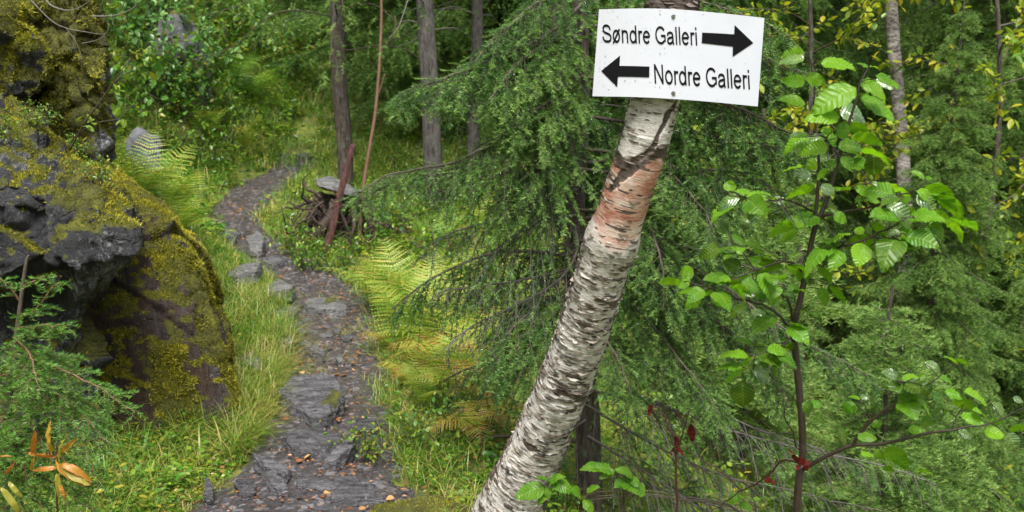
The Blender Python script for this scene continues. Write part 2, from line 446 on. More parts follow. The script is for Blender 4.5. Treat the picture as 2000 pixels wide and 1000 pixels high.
# ------------------------------------------------------------------ ground and path
def axis(lo, hi, step, far, g=1.16):
    a = list(np.arange(lo, hi, step)); s = step; v = a[-1]
    while v < far: s *= g; v += s; a.append(v)
    s = step; v = a[0]
    while v > -far: s *= g; v -= s; a.insert(0, v)
    return np.array(a)
gx, gy = axis(-4.5, 3.0, .055, 900), axis(2.4, 13.0, .065, 900)
XX, YY = np.meshgrid(gx, gy)
ZZ = zf(XX.ravel(), YY.ravel())
nx, ny = len(gx), len(gy)
mb = MB()
ii = (np.arange(ny - 1)[:, None] * nx + np.arange(nx - 1)[None]).ravel()
mb.add(np.stack([XX.ravel(), YY.ravel(), ZZ], -1), Q=np.stack([ii, ii + 1, ii + nx + 1, ii + nx], -1))
tag(mb.build('ground', M['ground']), kind='structure')
py_ = np.linspace(-2, 12.9, 420); ps = np.linspace(-1, 1, 41)
PYY = np.repeat(py_[:, None], 41, 1); S_ = np.repeat(ps[None], 420, 0)
PW = path_w(PYY) * 1.12 + .06 + .10 * fbm(np.stack([PYY * 1.7, S_ * .6 + 3, 0 * PYY], -1), 3, 71)
PXX = path_x(PYY) + S_ * PW
q = np.stack([PXX, PYY, 0 * PXX], -1)
PZ = zf(PXX.ravel(), PYY.ravel()).reshape(PXX.shape) + .022 - .075 * np.abs(S_) ** 5 + .02 * fbm(q * 6, 3, 21) + .012 * fbm(q * 21, 2, 31)
mb = MB(); ii = (np.arange(419)[:, None] * 41 + np.arange(40)[None]).ravel()
mb.add(np.stack([PXX, PYY, PZ], -1), Q=np.stack([ii, ii + 1, ii + 42, ii + 41], -1))
tag(mb.build('path', M['path']), kind='structure')

# ------------------------------------------------------------------ rocks
def hull_mesh(hulls, voxel):
    bm = bmesh.new()
    for pts in hulls:
        vs = [bm.verts.new([float(c) for c in p]) for p in pts]
        r = bmesh.ops.convex_hull(bm, input=vs)
        kill = [v for v in set(r['geom_interior'] + r['geom_unused']) if isinstance(v, bmesh.types.BMVert)]
        bmesh.ops.delete(bm, geom=kill, context='VERTS')
    me = bpy.data.meshes.new('tmp'); bm.to_mesh(me); bm.free()
    ob = bpy.data.objects.new('tmp', me); COL.objects.link(ob)
    md = ob.modifiers.new('r', 'REMESH'); md.mode = 'VOXEL'; md.voxel_size = voxel
    dg = bpy.context.evaluated_depsgraph_get()
    res = bpy.data.meshes.new_from_object(ob.evaluated_get(dg))
    bpy.data.objects.remove(ob); bpy.data.meshes.remove(me)
    n = len(res.vertices); V = np.empty(n * 3, np.float32); res.vertices.foreach_get('co', V)
    nl = len(res.loops); li = np.empty(nl, np.int32); res.loops.foreach_get('vertex_index', li)
    bpy.data.meshes.remove(res)
    return V.reshape(-1, 3).astype(float), li.reshape(-1, 4)
def normals(V, Q):
    n = np.cross(V[Q[:, 2]] - V[Q[:, 0]], V[Q[:, 3]] - V[Q[:, 1]])
    out = np.zeros_like(V)
    for k in range(4): np.add.at(out, Q[:, k], n)
    return nrm(out)
def relax(V, Q, it):
    for _ in range(it):
        s = np.zeros_like(V); c = np.zeros(len(V))
        for a, b in ((0, 1), (1, 2), (2, 3), (3, 0)):
            np.add.at(s, Q[:, a], V[Q[:, b]]); np.add.at(s, Q[:, b], V[Q[:, a]])
            np.add.at(c, Q[:, a], 1); np.add.at(c, Q[:, b], 1)
        V = V * .4 + .6 * s / c[:, None]
    return V
def facets(V, freq, seed):
    p = V * freq; i0 = np.floor(p).astype(int); best = np.full(len(V), 9e9); out = np.zeros(len(V)); k = 0
    for dx in (-1, 0, 1):
        for dy in (-1, 0, 1):
            for dz in (-1, 0, 1):
                c = i0 + [dx, dy, dz]; hc = c * 1.0 + .5
                j = np.stack([vnoise(c * 7.31 + .37, seed + q) for q in range(3)], -1)
                s_ = hc + .48 * j; d = ((p - s_) ** 2).sum(1); m = d < best
                t = np.stack([vnoise(c * 5.17 + .61, seed + 11 + q) for q in range(3)], -1)
                best = np.where(m, d, best); out = np.where(m, ((p - s_) * t).sum(1) + .5 * t[:, 0], out)
    return out / freq
def rock(name, hulls, voxel, mat, parent=None, amp=.06, freq=3.0, facet=.02, moss_fn=None, seed=0, strata=None, it=3, origin=None):
    V, Q = hull_mesh(hulls, voxel)
    V = relax(V, Q, it)
    n = normals(V, Q)
    d = amp * .45 * fbm(V * freq, 3, seed) + .34 * facets(V, freq * .8, seed) * min(1, amp * 12) + .16 * facets(V, freq * 3.0, seed + 3) * min(1, amp * 12) + facet * np.abs(fbm(V * freq * 3.1, 4, seed + 5)) * 2 - facet
    if strata is not None:                       # thin layers that break off in steps
        ax, w, a = strata; ax = nrm(np.array(ax, float))
        h = (V @ ax) / w + 1.4 * fbm(V * 2.2, 3, seed + 9)
        d = d + a * (np.abs((h % 1) - .5) * 2 - .5) * (1 - np.abs(n @ ax))
    d = d + .16 * facets(V, freq * 8.0, seed + 6) * min(1, amp * 12) + voxel * .5 * vnoise(V / voxel * .4, seed + 2)
    V = V + n * d[:, None]
    n = normals(V, Q)
    ms = moss_fn(V, n) if moss_fn else np.zeros(len(V))
    o = np.zeros(3) if origin is None else np.asarray(origin, float)
    mb = MB(); mb.add(V - o, Q=Q, moss=ms)
    ob = mb.build(name, mat, parent); ob.location = [float(v) for v in o]
    return ob, V, Q, n, ms
def moss_fuzz(V, Q, n, ms, count, parent, size=.011, origin=None, seed=0, tone=0.0):
    r = np.random.default_rng(seed + 77)
    A = np.linalg.norm(np.cross(V[Q[:, 1]] - V[Q[:, 0]], V[Q[:, 3]] - V[Q[:, 0]]), axis=1)
    w = A * np.clip(ms[Q].mean(1) - .35, 0, 1)
    w = w * (V[Q].mean(1)[:, 1] < 9)
    if w.sum() <= 0: return None
    k = r.choice(len(Q), count, p=w / w.sum())
    a, b = r.random(count)[:, None], r.random(count)[:, None]
    P = (V[Q[k, 0]] * (1 - a) + V[Q[k, 1]] * a) * (1 - b) + (V[Q[k, 3]] * (1 - a) + V[Q[k, 2]] * a) * b
    nn = n[Q[k, 0]]
    d = nrm(nn + .75 * r.normal(size=(count, 3)) + np.array([0, 0, .25]))
    s = nrm(np.cross(d, r.normal(size=(count, 3))))
    big = fbm(P * 9, 3, seed + 4)
    ln = size * (.6 + .9 * r.random(count)) * (1 + .9 * np.clip(big, -.6, 1)); wd = ln * .17
    base = P - nn * .002
    T0 = base - s * wd[:, None]; T1 = base + s * wd[:, None]; T2 = base + d * ln[:, None]
    Vv = np.stack([T0, T1, T2], 1).reshape(-1, 3)
    patch = .42 + .55 * fbm(P * 3.3, 4, seed + 8) + .3 * big + tone
    var = np.clip(patch + .16 * r.normal(size=count), 0, 1)
    o = np.zeros(3) if origin is None else np.asarray(origin, float)
    mb = MB(); mb.add(Vv - o, T=np.arange(count * 3).reshape(-1, 3), var=np.repeat(var, 3))
    ob = mb.build('moss', M['moss'], parent, False)
    return ob

# overhanging lichen boulder
upper = atl([(-130, 360, 3.9), (20, 330, 4.05), (130, 372, 4.1), (182, 392, 4.05), (232, 432, 4.05), (262, 485, 4.1), (250, 535, 4.1),
             (190, 592, 4.15), (90, 600, 4.0), (-130, 600, 3.8), (-130, 170, 4.9), (60, 205, 4.95), (150, 300, 4.75), (250, 420, 4.75),
             (245, 520, 4.9), (120, 600, 5.2), (-130, 600, 5.2), (-130, 120, 5.6), (40, 180, 5.6)])
lower = atl([(-130, 560, 4.1), (60, 560, 4.2), (165, 585, 4.3), (185, 650, 4.3), (192, 760, 4.25), (205, 900, 4.2), (-130, 1150, 3.8), (100, 980, 4.05),
             (-130, 560, 5.3), (170, 560, 5.3), (200, 900, 5.3), (-130, 960, 5.3)])
def moss_top(lo, hi, nf, na, seed, ymin=None):
    def f(V, n):
        m = sstep(lo, hi, n[:, 2] + na * fbm(V * nf, 4, seed))
        return m
    return f
ob, V, Q, n, ms = rock('boulder', [upper, lower], .014, M['rock_dark'], None, .10, 2.6, .045, moss_top(.25, .62, 4, .55, 2), 4, None, 1)
tag(ob, 'dark lichen covered boulder overhanging at the left edge with a mossy top', 'boulder')
moss_fuzz(V, Q, n, ms, 90000, ob, .013, None, 1, .05)

def on_rock(V, px, py):
    d = V - np.array([0, 0, CAM_H]); fw = d[:, 1] * _cp - d[:, 2] * _sp; up_ = d[:, 1] * _sp + d[:, 2] * _cp
    e_ = np.hypot(1000 + F * d[:, 0] / fw - px, 500 - F * up_ / fw - py) + 40 * (fw - fw.min()); return V[e_.argmin()].copy()
perch = [on_rock(V, *p) for p in ((70, 235), (140, 300), (15, 265), (185, 345))]
# tall leaning slab of brown rock
slab_f = atl([(175, 330, 5.2), (235, 372, 5.1), (300, 425, 5.0), (385, 495, 4.95), (432, 630, 4.85), (490, 845, 4.7), (470, 900, 4.68), (250, 900, 4.45), (150, 880, 4.4),
              (150, 600, 4.7), (130, 330, 5.15), (200, 300, 5.6), (320, 400, 5.55), (395, 490, 5.5), (440, 640, 5.4), (490, 860, 5.3), (150, 880, 5.6), (120, 300, 5.9), (300, 420, 6.0)])
def slab_moss(V, n):
    q = V.copy(); q = q @ np.array([[1, 0, .35], [0, 1, 0], [-.38, 0, 1]]).T
    st = fbm(q * np.array([6.5, 6.5, 1.1]), 4, 5)
    up = sstep(.30, .6, n[:, 2] + .25 * fbm(V * 4, 3, 1))
    # the moss drapes on the right half of the face, the left third is bare brown rock
    right = sstep(-2.02, -1.72, V[:, 0] + .16 * fbm(V * 3, 3, 8) + .30 * (V[:, 2] - .7))
    return np.clip(np.maximum(up, right * sstep(-.12, .16, st + .25 * fbm(V * 11, 3, 4)) * .95), 0, 1)
ob, V, Q, n, ms = rock('rock_slab', [slab_f], .014, M['rock_brown'], None, .028, 2.4, .022, slab_moss, 12, ((.92, .2, .38), .085, .022), 1)
tag(ob, 'tall leaning brown rock slab draped in yellow moss beside the path', 'rock')
moss_fuzz(V, Q, n, ms, 120000, ob, .013, None, 2, .16)

# mossy bulges above, upper left
bulge = atl([(-130, 20, 5.3), (0, 15, 5.2), (60, 50, 5.1), (105, 105, 5.1), (108, 160, 5.1), (70, 195, 5.15), (0, 185, 5.2), (-130, 200, 5.3),
             (-130, 10, 6), (60, 30, 6), (110, 150, 6), (0, 200, 6)])
ob, V, Q, n, ms = rock('mossy_rock', [bulge], .02, M['rock_dark'], None, .10, 2.5, .05, lambda V, n: sstep(-.55, -.1, n[:, 2] + .3 * fbm(V * 4, 3, 2)), 22, None, 3)
tag(ob, 'round bulge of rock under thick yellow moss in the upper left corner', 'rock')
moss_fuzz(V, Q, n, ms, 45000, ob, .019, None, 3, .12)
pillar = atl([(60, -60, 5.7), (165, -40, 5.6), (195, 60, 5.5), (205, 150, 5.45), (200, 200, 5.45), (175, 260, 5.5), (205, 330, 5.6), (210, 520, 5.6), (100, 520, 5.5), (100, 150, 5.5),
              (60, -60, 6.6), (210, 0, 6.5), (215, 200, 6.5), (210, 520, 6.4), (90, 520, 6.4)])
ob, V, Q, n, ms = rock('mossy_rock', [pillar], .02, M['rock_dark'], None, .12, 2.3, .06,
                       lambda V, n: sstep(1.25, 1.75, V[:, 2] + .5 * fbm(V * 2.6, 3, 2)) * sstep(-.42, -.1, fbm(V * np.array([5, 5, 2.]), 3, 6) + .12), 32, ((.9, .1, .3), .2, .05), 2)
tag(ob, 'upright dark rock with hanging ochre moss behind the round mossy bulge', 'rock')
moss_fuzz(V, Q, n, ms, 45000, ob, .019, None, 4, .0)
grey = atl([(262, 262, 7.6), (285, 250, 7.6), (305, 268, 7.55), (320, 300, 7.55), (322, 330, 7.6), (262, 400, 7.6), (322, 400, 7.6), (250, 300, 7.65), (262, 255, 8.2), (315, 280, 8.2), (320, 400, 8.2), (255, 400, 8.2)])
ob, *_ = rock('boulder', [grey], .02, M['rock_grey'], None, .03, 3, .015, None, 41, None, 4)
tag(ob, 'smooth pale grey boulder behind the ferns left of the path', 'boulder')
cg = ground_at(338, 175)
crag = cg + np.array([(-.28, -.1, -.3), (.3, -.15, -.3), (.34, .5, -.3), (-.3, .5, -.3), (-.26, -.12, .35), (.22, -.16, .5), (.3, .3, .62), (-.12, .0, .82), (.08, -.05, .9), (.15, .4, .95), (-.25, .45, .8)])
ob, *_ = rock('crag', [crag], .03, M['rock_grey'], None, .05, 1.6, .03, moss_top(.2, .6, 2, .6, 3), 51, ((.8, .2, .5), .3, .05), 1)
tag(ob, 'dark wet rock outcrop among bushes high on the left slope', 'rock')

# slate slabs and stones of the path: polygon of pixels, thickness, lift, label, material, parts of moss
def slab(name, poly, lift, th, label, mat='slate', cat='stone', group=None, seed=0, voxel=.012, tilt=(0, 0), moss=0.0):
    P = np.array([ground_at(*p) for p in poly]); c = P.mean(0)
    z = z1(c[0], c[1])
    lift *= .9; P[:, 2] = z + lift + .022 + (P[:, 0] - c[0]) * tilt[0] + (P[:, 1] - c[1]) * tilt[1]
    B = c + (P - c) * 1.04; B[:, 2] = P[:, 2] - th
    ins = c + (P - c) * .86; ins[:, 2] = P[:, 2] + .012
    o = c.copy(); o[2] = z
    mf = (lambda V, n: sstep(.75, .95, .5 * n[:, 2] + .9 * fbm(V * 7, 3, seed) + moss)) if moss else None
    ob, *_ = rock(name, [np.vstack([P, B, ins])], voxel, M[mat], None, .012, 6, .012, mf, seed, ((.25, .1, 1), .028, .010), 1, o)
    return tag(ob, label, cat, group)
slabs = [
 ([(540, 800), (570, 775), (640, 770), (668, 790), (672, 820), (640, 850), (615, 852), (590, 838)], .10, .16, 'big layered slate step with a moss spot in the middle of the path', 'slate', (.1, .12), .12),
 ([(553, 875), (600, 862), (668, 872), (672, 890), (645, 918), (590, 905), (560, 890)], .06, .08, 'wet dark slate slab shining below the layered step', 'slate', (-.05, .1), 0),
 ([(630, 925), (668, 895), (700, 890), (690, 912), (655, 935)], .07, .09, 'long narrow slate edge right of the shining wet slab', 'slate', (.2, .1), 0),
 ([(690, 840), (740, 838), (748, 852), (735, 858), (700, 856)], .04, .05, 'small flat wet slate at the right edge of the path', 'slate', (0, .1), 0),
 ([(495, 925), (560, 935), (572, 945), (560, 960), (530, 955), (505, 940)], .06, .09, 'brownish slate wedge with a dark broken end near the grass', 'slate', (-.1, .1), 0),
 ([(518, 955), (540, 948), (558, 965), (570, 985), (540, 990), (522, 975)], .05, .08, 'blue grey rounded slate below the brownish wedge', 'slate', (0, .15), 0),
 ([(460, 965), (480, 960), (502, 968), (500, 985), (470, 985)], .03, .05, 'small bluish wet stone at the bottom of the path', 'slate', (0, .1), 0),
 ([(395, 980), (405, 965), (420, 975), (418, 995), (400, 998)], .05, .08, 'black wet stone at the left foot of the path', 'slate', (0, .1), 0),
 ([(575, 955), (640, 958), (670, 970), (650, 980), (580, 968)], .03, .05, 'thin dark slate splinter lying among orange leaves', 'slate', (0, .1), 0),
 ([(645, 1000), (650, 960), (690, 950), (720, 975), (760, 1000)], .04, .08, 'broad greyish slate plate beside the moss at the bottom', 'slate', (0, .12), 0),
 ([(595, 602), (660, 600), (685, 622), (678, 630), (640, 628), (598, 620)], .06, .10, 'flat light grey slab set across the path at the bend', 'slate_pale', (0, .05), .05),
 ([(508, 575), (540, 572), (578, 590), (572, 598), (535, 590)], .08, .10, 'long pale stone in the grass left of the bend', 'slate_pale', (0, .1), 0),
 ([(440, 545), (480, 540), (515, 552), (505, 568), (460, 562)], .08, .10, 'broad pale flat rock at the left edge of the upper path', 'slate_pale', (0, .05), .1),
 ([(520, 612), (545, 608), (585, 625), (575, 640), (535, 630)], .05, .08, 'grey slate half hidden in rusty grass', 'slate', (0, .1), 0),
 ([(548, 650), (570, 648), (602, 662), (595, 670), (560, 664)], .04, .07, 'thin slate sliver on the left of the path', 'slate', (0, .1), 0),
 ([(580, 685), (600, 682), (640, 705), (632, 715), (600, 705)], .05, .07, 'long tilted slate splinter in the middle of the path', 'slate', (0, .12), 0),
 ([(540, 680), (555, 672), (578, 695), (572, 708), (545, 700)], .07, .11, 'dark slate block at the edge of dry grass', 'slate', (0, .1), 0),
 ([(465, 720), (490, 710), (518, 735), (512, 748), (480, 745)], .07, .10, 'rounded grey stone in long grass beside the mossy slab', 'slate_pale', (0, .1), 0),
 ([(648, 655), (662, 652), (668, 660), (655, 665)], .025, .04, 'small blue grey chip near the right path edge', 'slate', (0, 0), 0),
 ([(652, 712), (668, 708), (674, 720), (660, 725)], .03, .05, 'pale chip stuck upright in the path mud', 'slate_pale', (0, .2), 0),
 ([(620, 663), (645, 660), (652, 672), (630, 674)], .025, .05, 'flat grey plate in the centre of the bend', 'slate', (0, 0), 0),
 ([(664, 668), (688, 666), (690, 678), (672, 682)], .025, .05, 'brownish flat plate beside the right grass at the bend', 'slate', (0, 0), 0),
 ([(585, 770), (600, 766), (614, 774), (604, 778)], .03, .05, 'bluish slate flake just above the layered step', 'slate', (0, 0), 0),
 ([(480, 497), (505, 482), (520, 495), (512, 512), (488, 510)], .12, .16, 'white grey pointed stone on the upper path', 'slate_pale', (0, .2), 0),
 ([(425, 465), (450, 458), (472, 470), (460, 482), (432, 480)], .06, .10, 'flat stone at the left of the far path', 'slate', (0, .1), 0),
 ([(505, 520), (540, 515), (560, 528), (530, 536)], .05, .08, 'low slate plate where the path turns', 'slate', (0, .1), 0),
]
for k, (poly, lift, th, lab, mt, tl, mo) in enumerate(slabs):
    slab('slate_slab', poly, lift, th, lab, mt, seed=100 + k, tilt=tl, moss=mo)

# leaning slate plates beside the stump
def free_rock(name, pts, label, mat, vox=.02, amp=.02, cat='stone', seed=0, moss=None, strata=None):
    P = atl(pts); ob, *_ = rock(name, [P], vox, M[mat], None, amp, 4, .012, moss, seed, strata, 1)
    return tag(ob, label, cat)
free_rock('slate_slab', [(614, 350, 8.95), (640, 347, 8.95), (706, 380, 8.75), (700, 390, 8.75), (618, 364, 8.9), (616, 350, 9.6), (648, 342, 9.7), (708, 374, 9.5), (695, 386, 9.5), (622, 366, 9.6)],
          'pale grey slate plate propped flat on the stump beside the red stake', 'slate_pale', .016, .008, seed=201)
free_rock('boulder', [(628, 372, 9.25), (690, 392, 9.2), (712, 440, 9.1), (740, 500, 9.0), (620, 500, 9.0), (600, 450, 9.2), (620, 372, 9.9), (710, 400, 9.9), (740, 500, 9.8), (600, 500, 9.8)],
          'dark earthy rock under the pale slate plate', 'rock_brown', .02, .05, 'boulder', 202, moss_top(.4, .7, 3, .5, 2))
free_rock('boulder', [(590, 410, 9.3), (615, 415, 9.2), (622, 470, 9.0), (600, 490, 9.0), (570, 480, 9.1), (575, 430, 9.3), (590, 410, 9.8), (625, 430, 9.8), (600, 490, 9.7)],
          'mossy brown mound between the path and the red stake', 'rock_brown', .025, .05, 'boulder', 203, lambda V, n: sstep(-.2, .4, n[:, 2] + .5 * fbm(V * 5, 3, 2)))
free_rock('boulder', [(660, 465, 8.9), (690, 462, 8.9), (718, 480, 8.8), (712, 500, 8.75), (665, 492, 8.8), (665, 465, 9.2), (715, 475, 9.2), (710, 500, 9.2)],
          'small whitish stone at the foot of the roots', 'slate_pale', .014, .02, 'stone', 204)

# pebbles
pm = []
for k in range(5):
    r = np.random.default_rng(300 + k)
    P = r.normal(size=(14, 3)) * np.array([1, .75, .22]); P /= np.abs(P).max()
    ob, *_ = rock('pebble', [P], .16, M['slate' if k % 2 else 'slate_pale'], None, .05, 1.5, .05, None, 300 + k, None, 1)
    pm.append(ob)
cnt = 0
for k in range(150):
    y = 3.5 + 8.6 * rng.random() ** 1.6
    x = path_x(y) + rng.uniform(-1.05, 1.05) * path_w(y)
    o = pm[k] if k < 5 else pm[rng.integers(5)].copy()
    if k >= 5: COL.objects.link(o)
    s = .012 + .035 * rng.random() ** 2.2
    o.scale = (s, s, s); o.location = (x, y, z1(x, y) + .018 + s * .08)
    o.rotation_euler = (rng.normal() * .2, rng.normal() * .2, rng.random() * 6.28)
    tag(o, 'small loose slate chip scattered on the muddy path', 'pebble', 'slate chips scattered on the path')

# ------------------------------------------------------------------ spruce building blocks
def bough_twigs(axis, tw, sp, hang, start, r, tl, tsp, flat=1.0, fwd=.7):
    """secondary twigs (n,5,3) with hanging ends and tertiary twigs (m,2,3) along one bough"""
    axis = np.asarray(axis); seg = np.linalg.norm(np.diff(axis, axis=0), axis=1); Ls = np.concatenate([[0], np.cumsum(seg)])
    n = max(3, int(Ls[-1] * (1 - start) / sp))
    t = start * Ls[-1] + (np.arange(n) + r.random(n) * .7) / n * (1 - start) * Ls[-1]
    P = np.stack([np.interp(t, Ls, axis[:, k]) for k in range(3)], -1)
    tg = nrm(np.stack([np.interp(np.minimum(t + .02, Ls[-1]), Ls, axis[:, k]) - np.interp(np.maximum(t - .02, 0), Ls, axis[:, k]) for k in range(3)], -1))
    side = nrm(np.cross(tg, np.array([0, 0, 1.]))) * np.where(np.arange(n) % 2 == 0, 1, -1)[:, None]
    u = t / Ls[-1]
    ln = tw * (np.clip(1.15 - u, .12, 1) ** .75) * (.55 + .6 * r.random(n)) * np.minimum(1, .45 + u * 2.2)
    d = nrm(side * flat + tg * fwd + .3 * r.normal(size=(n, 3)))
    s = np.linspace(0, 1, 5)
    hg = hang * (.5 + r.random(n))
    S = P[:, None] + ln[:, None, None] * (d[:, None] * (s - .25 * hg[:, None] * s ** 2)[..., None] + np.array([0, 0, -1.])[None, None] * (hg[:, None] * s ** 1.7)[..., None])
    # tertiaries
    m = np.maximum(1, (ln / tsp).astype(int)); idx = np.repeat(np.arange(n), m)
    k = np.concatenate([np.arange(x) for x in m]); tt = (k + .6) / np.repeat(m, m).astype(float); tt = np.clip(.15 + .85 * tt, 0, .98)
    f = tt * 4; i0 = np.minimum(f.astype(int), 3); fr = (f - i0)[:, None]
    A = S[idx, i0] * (1 - fr) + S[idx, i0 + 1] * fr
    T = nrm(S[idx, i0 + 1] - S[idx, i0])
    sd = nrm(np.cross(T, np.array([0.3, .2, 1.])[None] + 0 * T)) * np.where(k % 2 == 0, 1, -1)[:, None]
    tl_ = tl * (.45 + .7 * r.random(len(idx))) * (1.15 - .7 * tt)
    B = A + tl_[:, None] * nrm(T * .85 + sd * .75 + .28 * r.normal(size=A.shape) + np.array([0, 0, -.35 * hang]))
    return S, ln, np.stack([A, B], 1), n
def needles(A, B, sp, ln, wd, r, base_var=None, tip=.25, angle=.62):
    d = B - A; Lg = np.linalg.norm(d, axis=1); n = np.maximum(1, (Lg / sp).astype(int))
    i = np.repeat(np.arange(len(A)), n); t = r.random(len(i))
    T = d[i] / Lg[i][:, None]
    rad = r.normal(size=(len(i), 3)); rad = nrm(rad - (rad * T).sum(1)[:, None] * T)
    rad[:, 2] = np.where(rad[:, 2] < -.35, -rad[:, 2] * .6, rad[:, 2])
    D = nrm(T * angle + rad * .8); l = ln * (.7 + .5 * r.random(len(i)))
    P = A[i] + d[i] * t[:, None]
    w = nrm(np.cross(D, r.normal(size=D.shape))) * wd * .5
    V = np.stack([P - w, P + w, P + D * l[:, None]], 1)
    bv = np.full(len(A), .45) if base_var is None else base_var
    var = np.clip(bv[i] + tip * (t - .5) + .1 * r.normal(size=len(i)), 0, 1)
    return V.reshape(-1, 3), var
def polyseg(S):
    return S[:, :-1].reshape(-1, 3), S[:, 1:].reshape(-1, 3)
def make_bough(mb, axis, r0, r, tw=.26, sp=.03, hang=.9, start=.12, tl=.07, tsp=.032, nsp=.0038, nl=.014, nw=.0017, green=1.0, bright=.0, bare=.35, mi_twig=1, flat=1.0, sides=5, wood=True, mbn=None):
    ax = spline(axis, 26)
    ax = ax + np.cumsum(r.normal(size=ax.shape) * .0035, 0) * np.linspace(0, 1, 26)[:, None]
    S, ln, TT, n = bough_twigs(ax, tw, sp, hang, start, r, tl, tsp, flat, .95)
    V, Q = tubes(ax, np.linspace(r0, .0016 + nw * .3, 26), sides); mb.add(V, Q=Q, mi=mi_twig)
    if wood:
        V, Q = tubes(S, np.linspace(1, .45, 5)[None] * (.0011 + .0055 * ln)[:, None], 3); mb.add(V, Q=Q, mi=mi_twig)
        V, Q = tubes(TT, np.array([[.0011, .0007]]).repeat(len(TT), 0), 3); mb.add(V, Q=Q, mi=mi_twig)
    # needles on outer part of the twigs
    A, B = polyseg(S); u = np.tile(np.arange(4) / 4., n)
    keep = (u >= bare * r.random(len(u)) * 2) & (r.random(len(u)) < green)
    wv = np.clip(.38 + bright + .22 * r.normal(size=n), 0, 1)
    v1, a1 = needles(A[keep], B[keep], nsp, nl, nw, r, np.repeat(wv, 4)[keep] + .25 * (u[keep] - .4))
    kt = r.random(len(TT)) < green
    v2, a2 = needles(TT[kt, 0], TT[kt, 1], nsp, nl, nw, r, np.clip(.45 + bright + .24 * r.normal(size=kt.sum()), 0, 1), .35)
    a_, b_ = ax[14:-1], ax[15:]
    kk = r.random(len(a_)) < green
    v3, a3 = needles(a_[kk], b_[kk], nsp, nl, nw, r, np.full(kk.sum(), .5 + bright))
    for v, a in ((v1, a1), (v2, a2), (v3, a3)):
        if len(v): (mb if mbn is None else mbn).add(v, T=np.arange(len(v)).reshape(-1, 3), mi=0, var=np.repeat(a, 3))
    # tip segments for droplets
    return TT[:, 1]

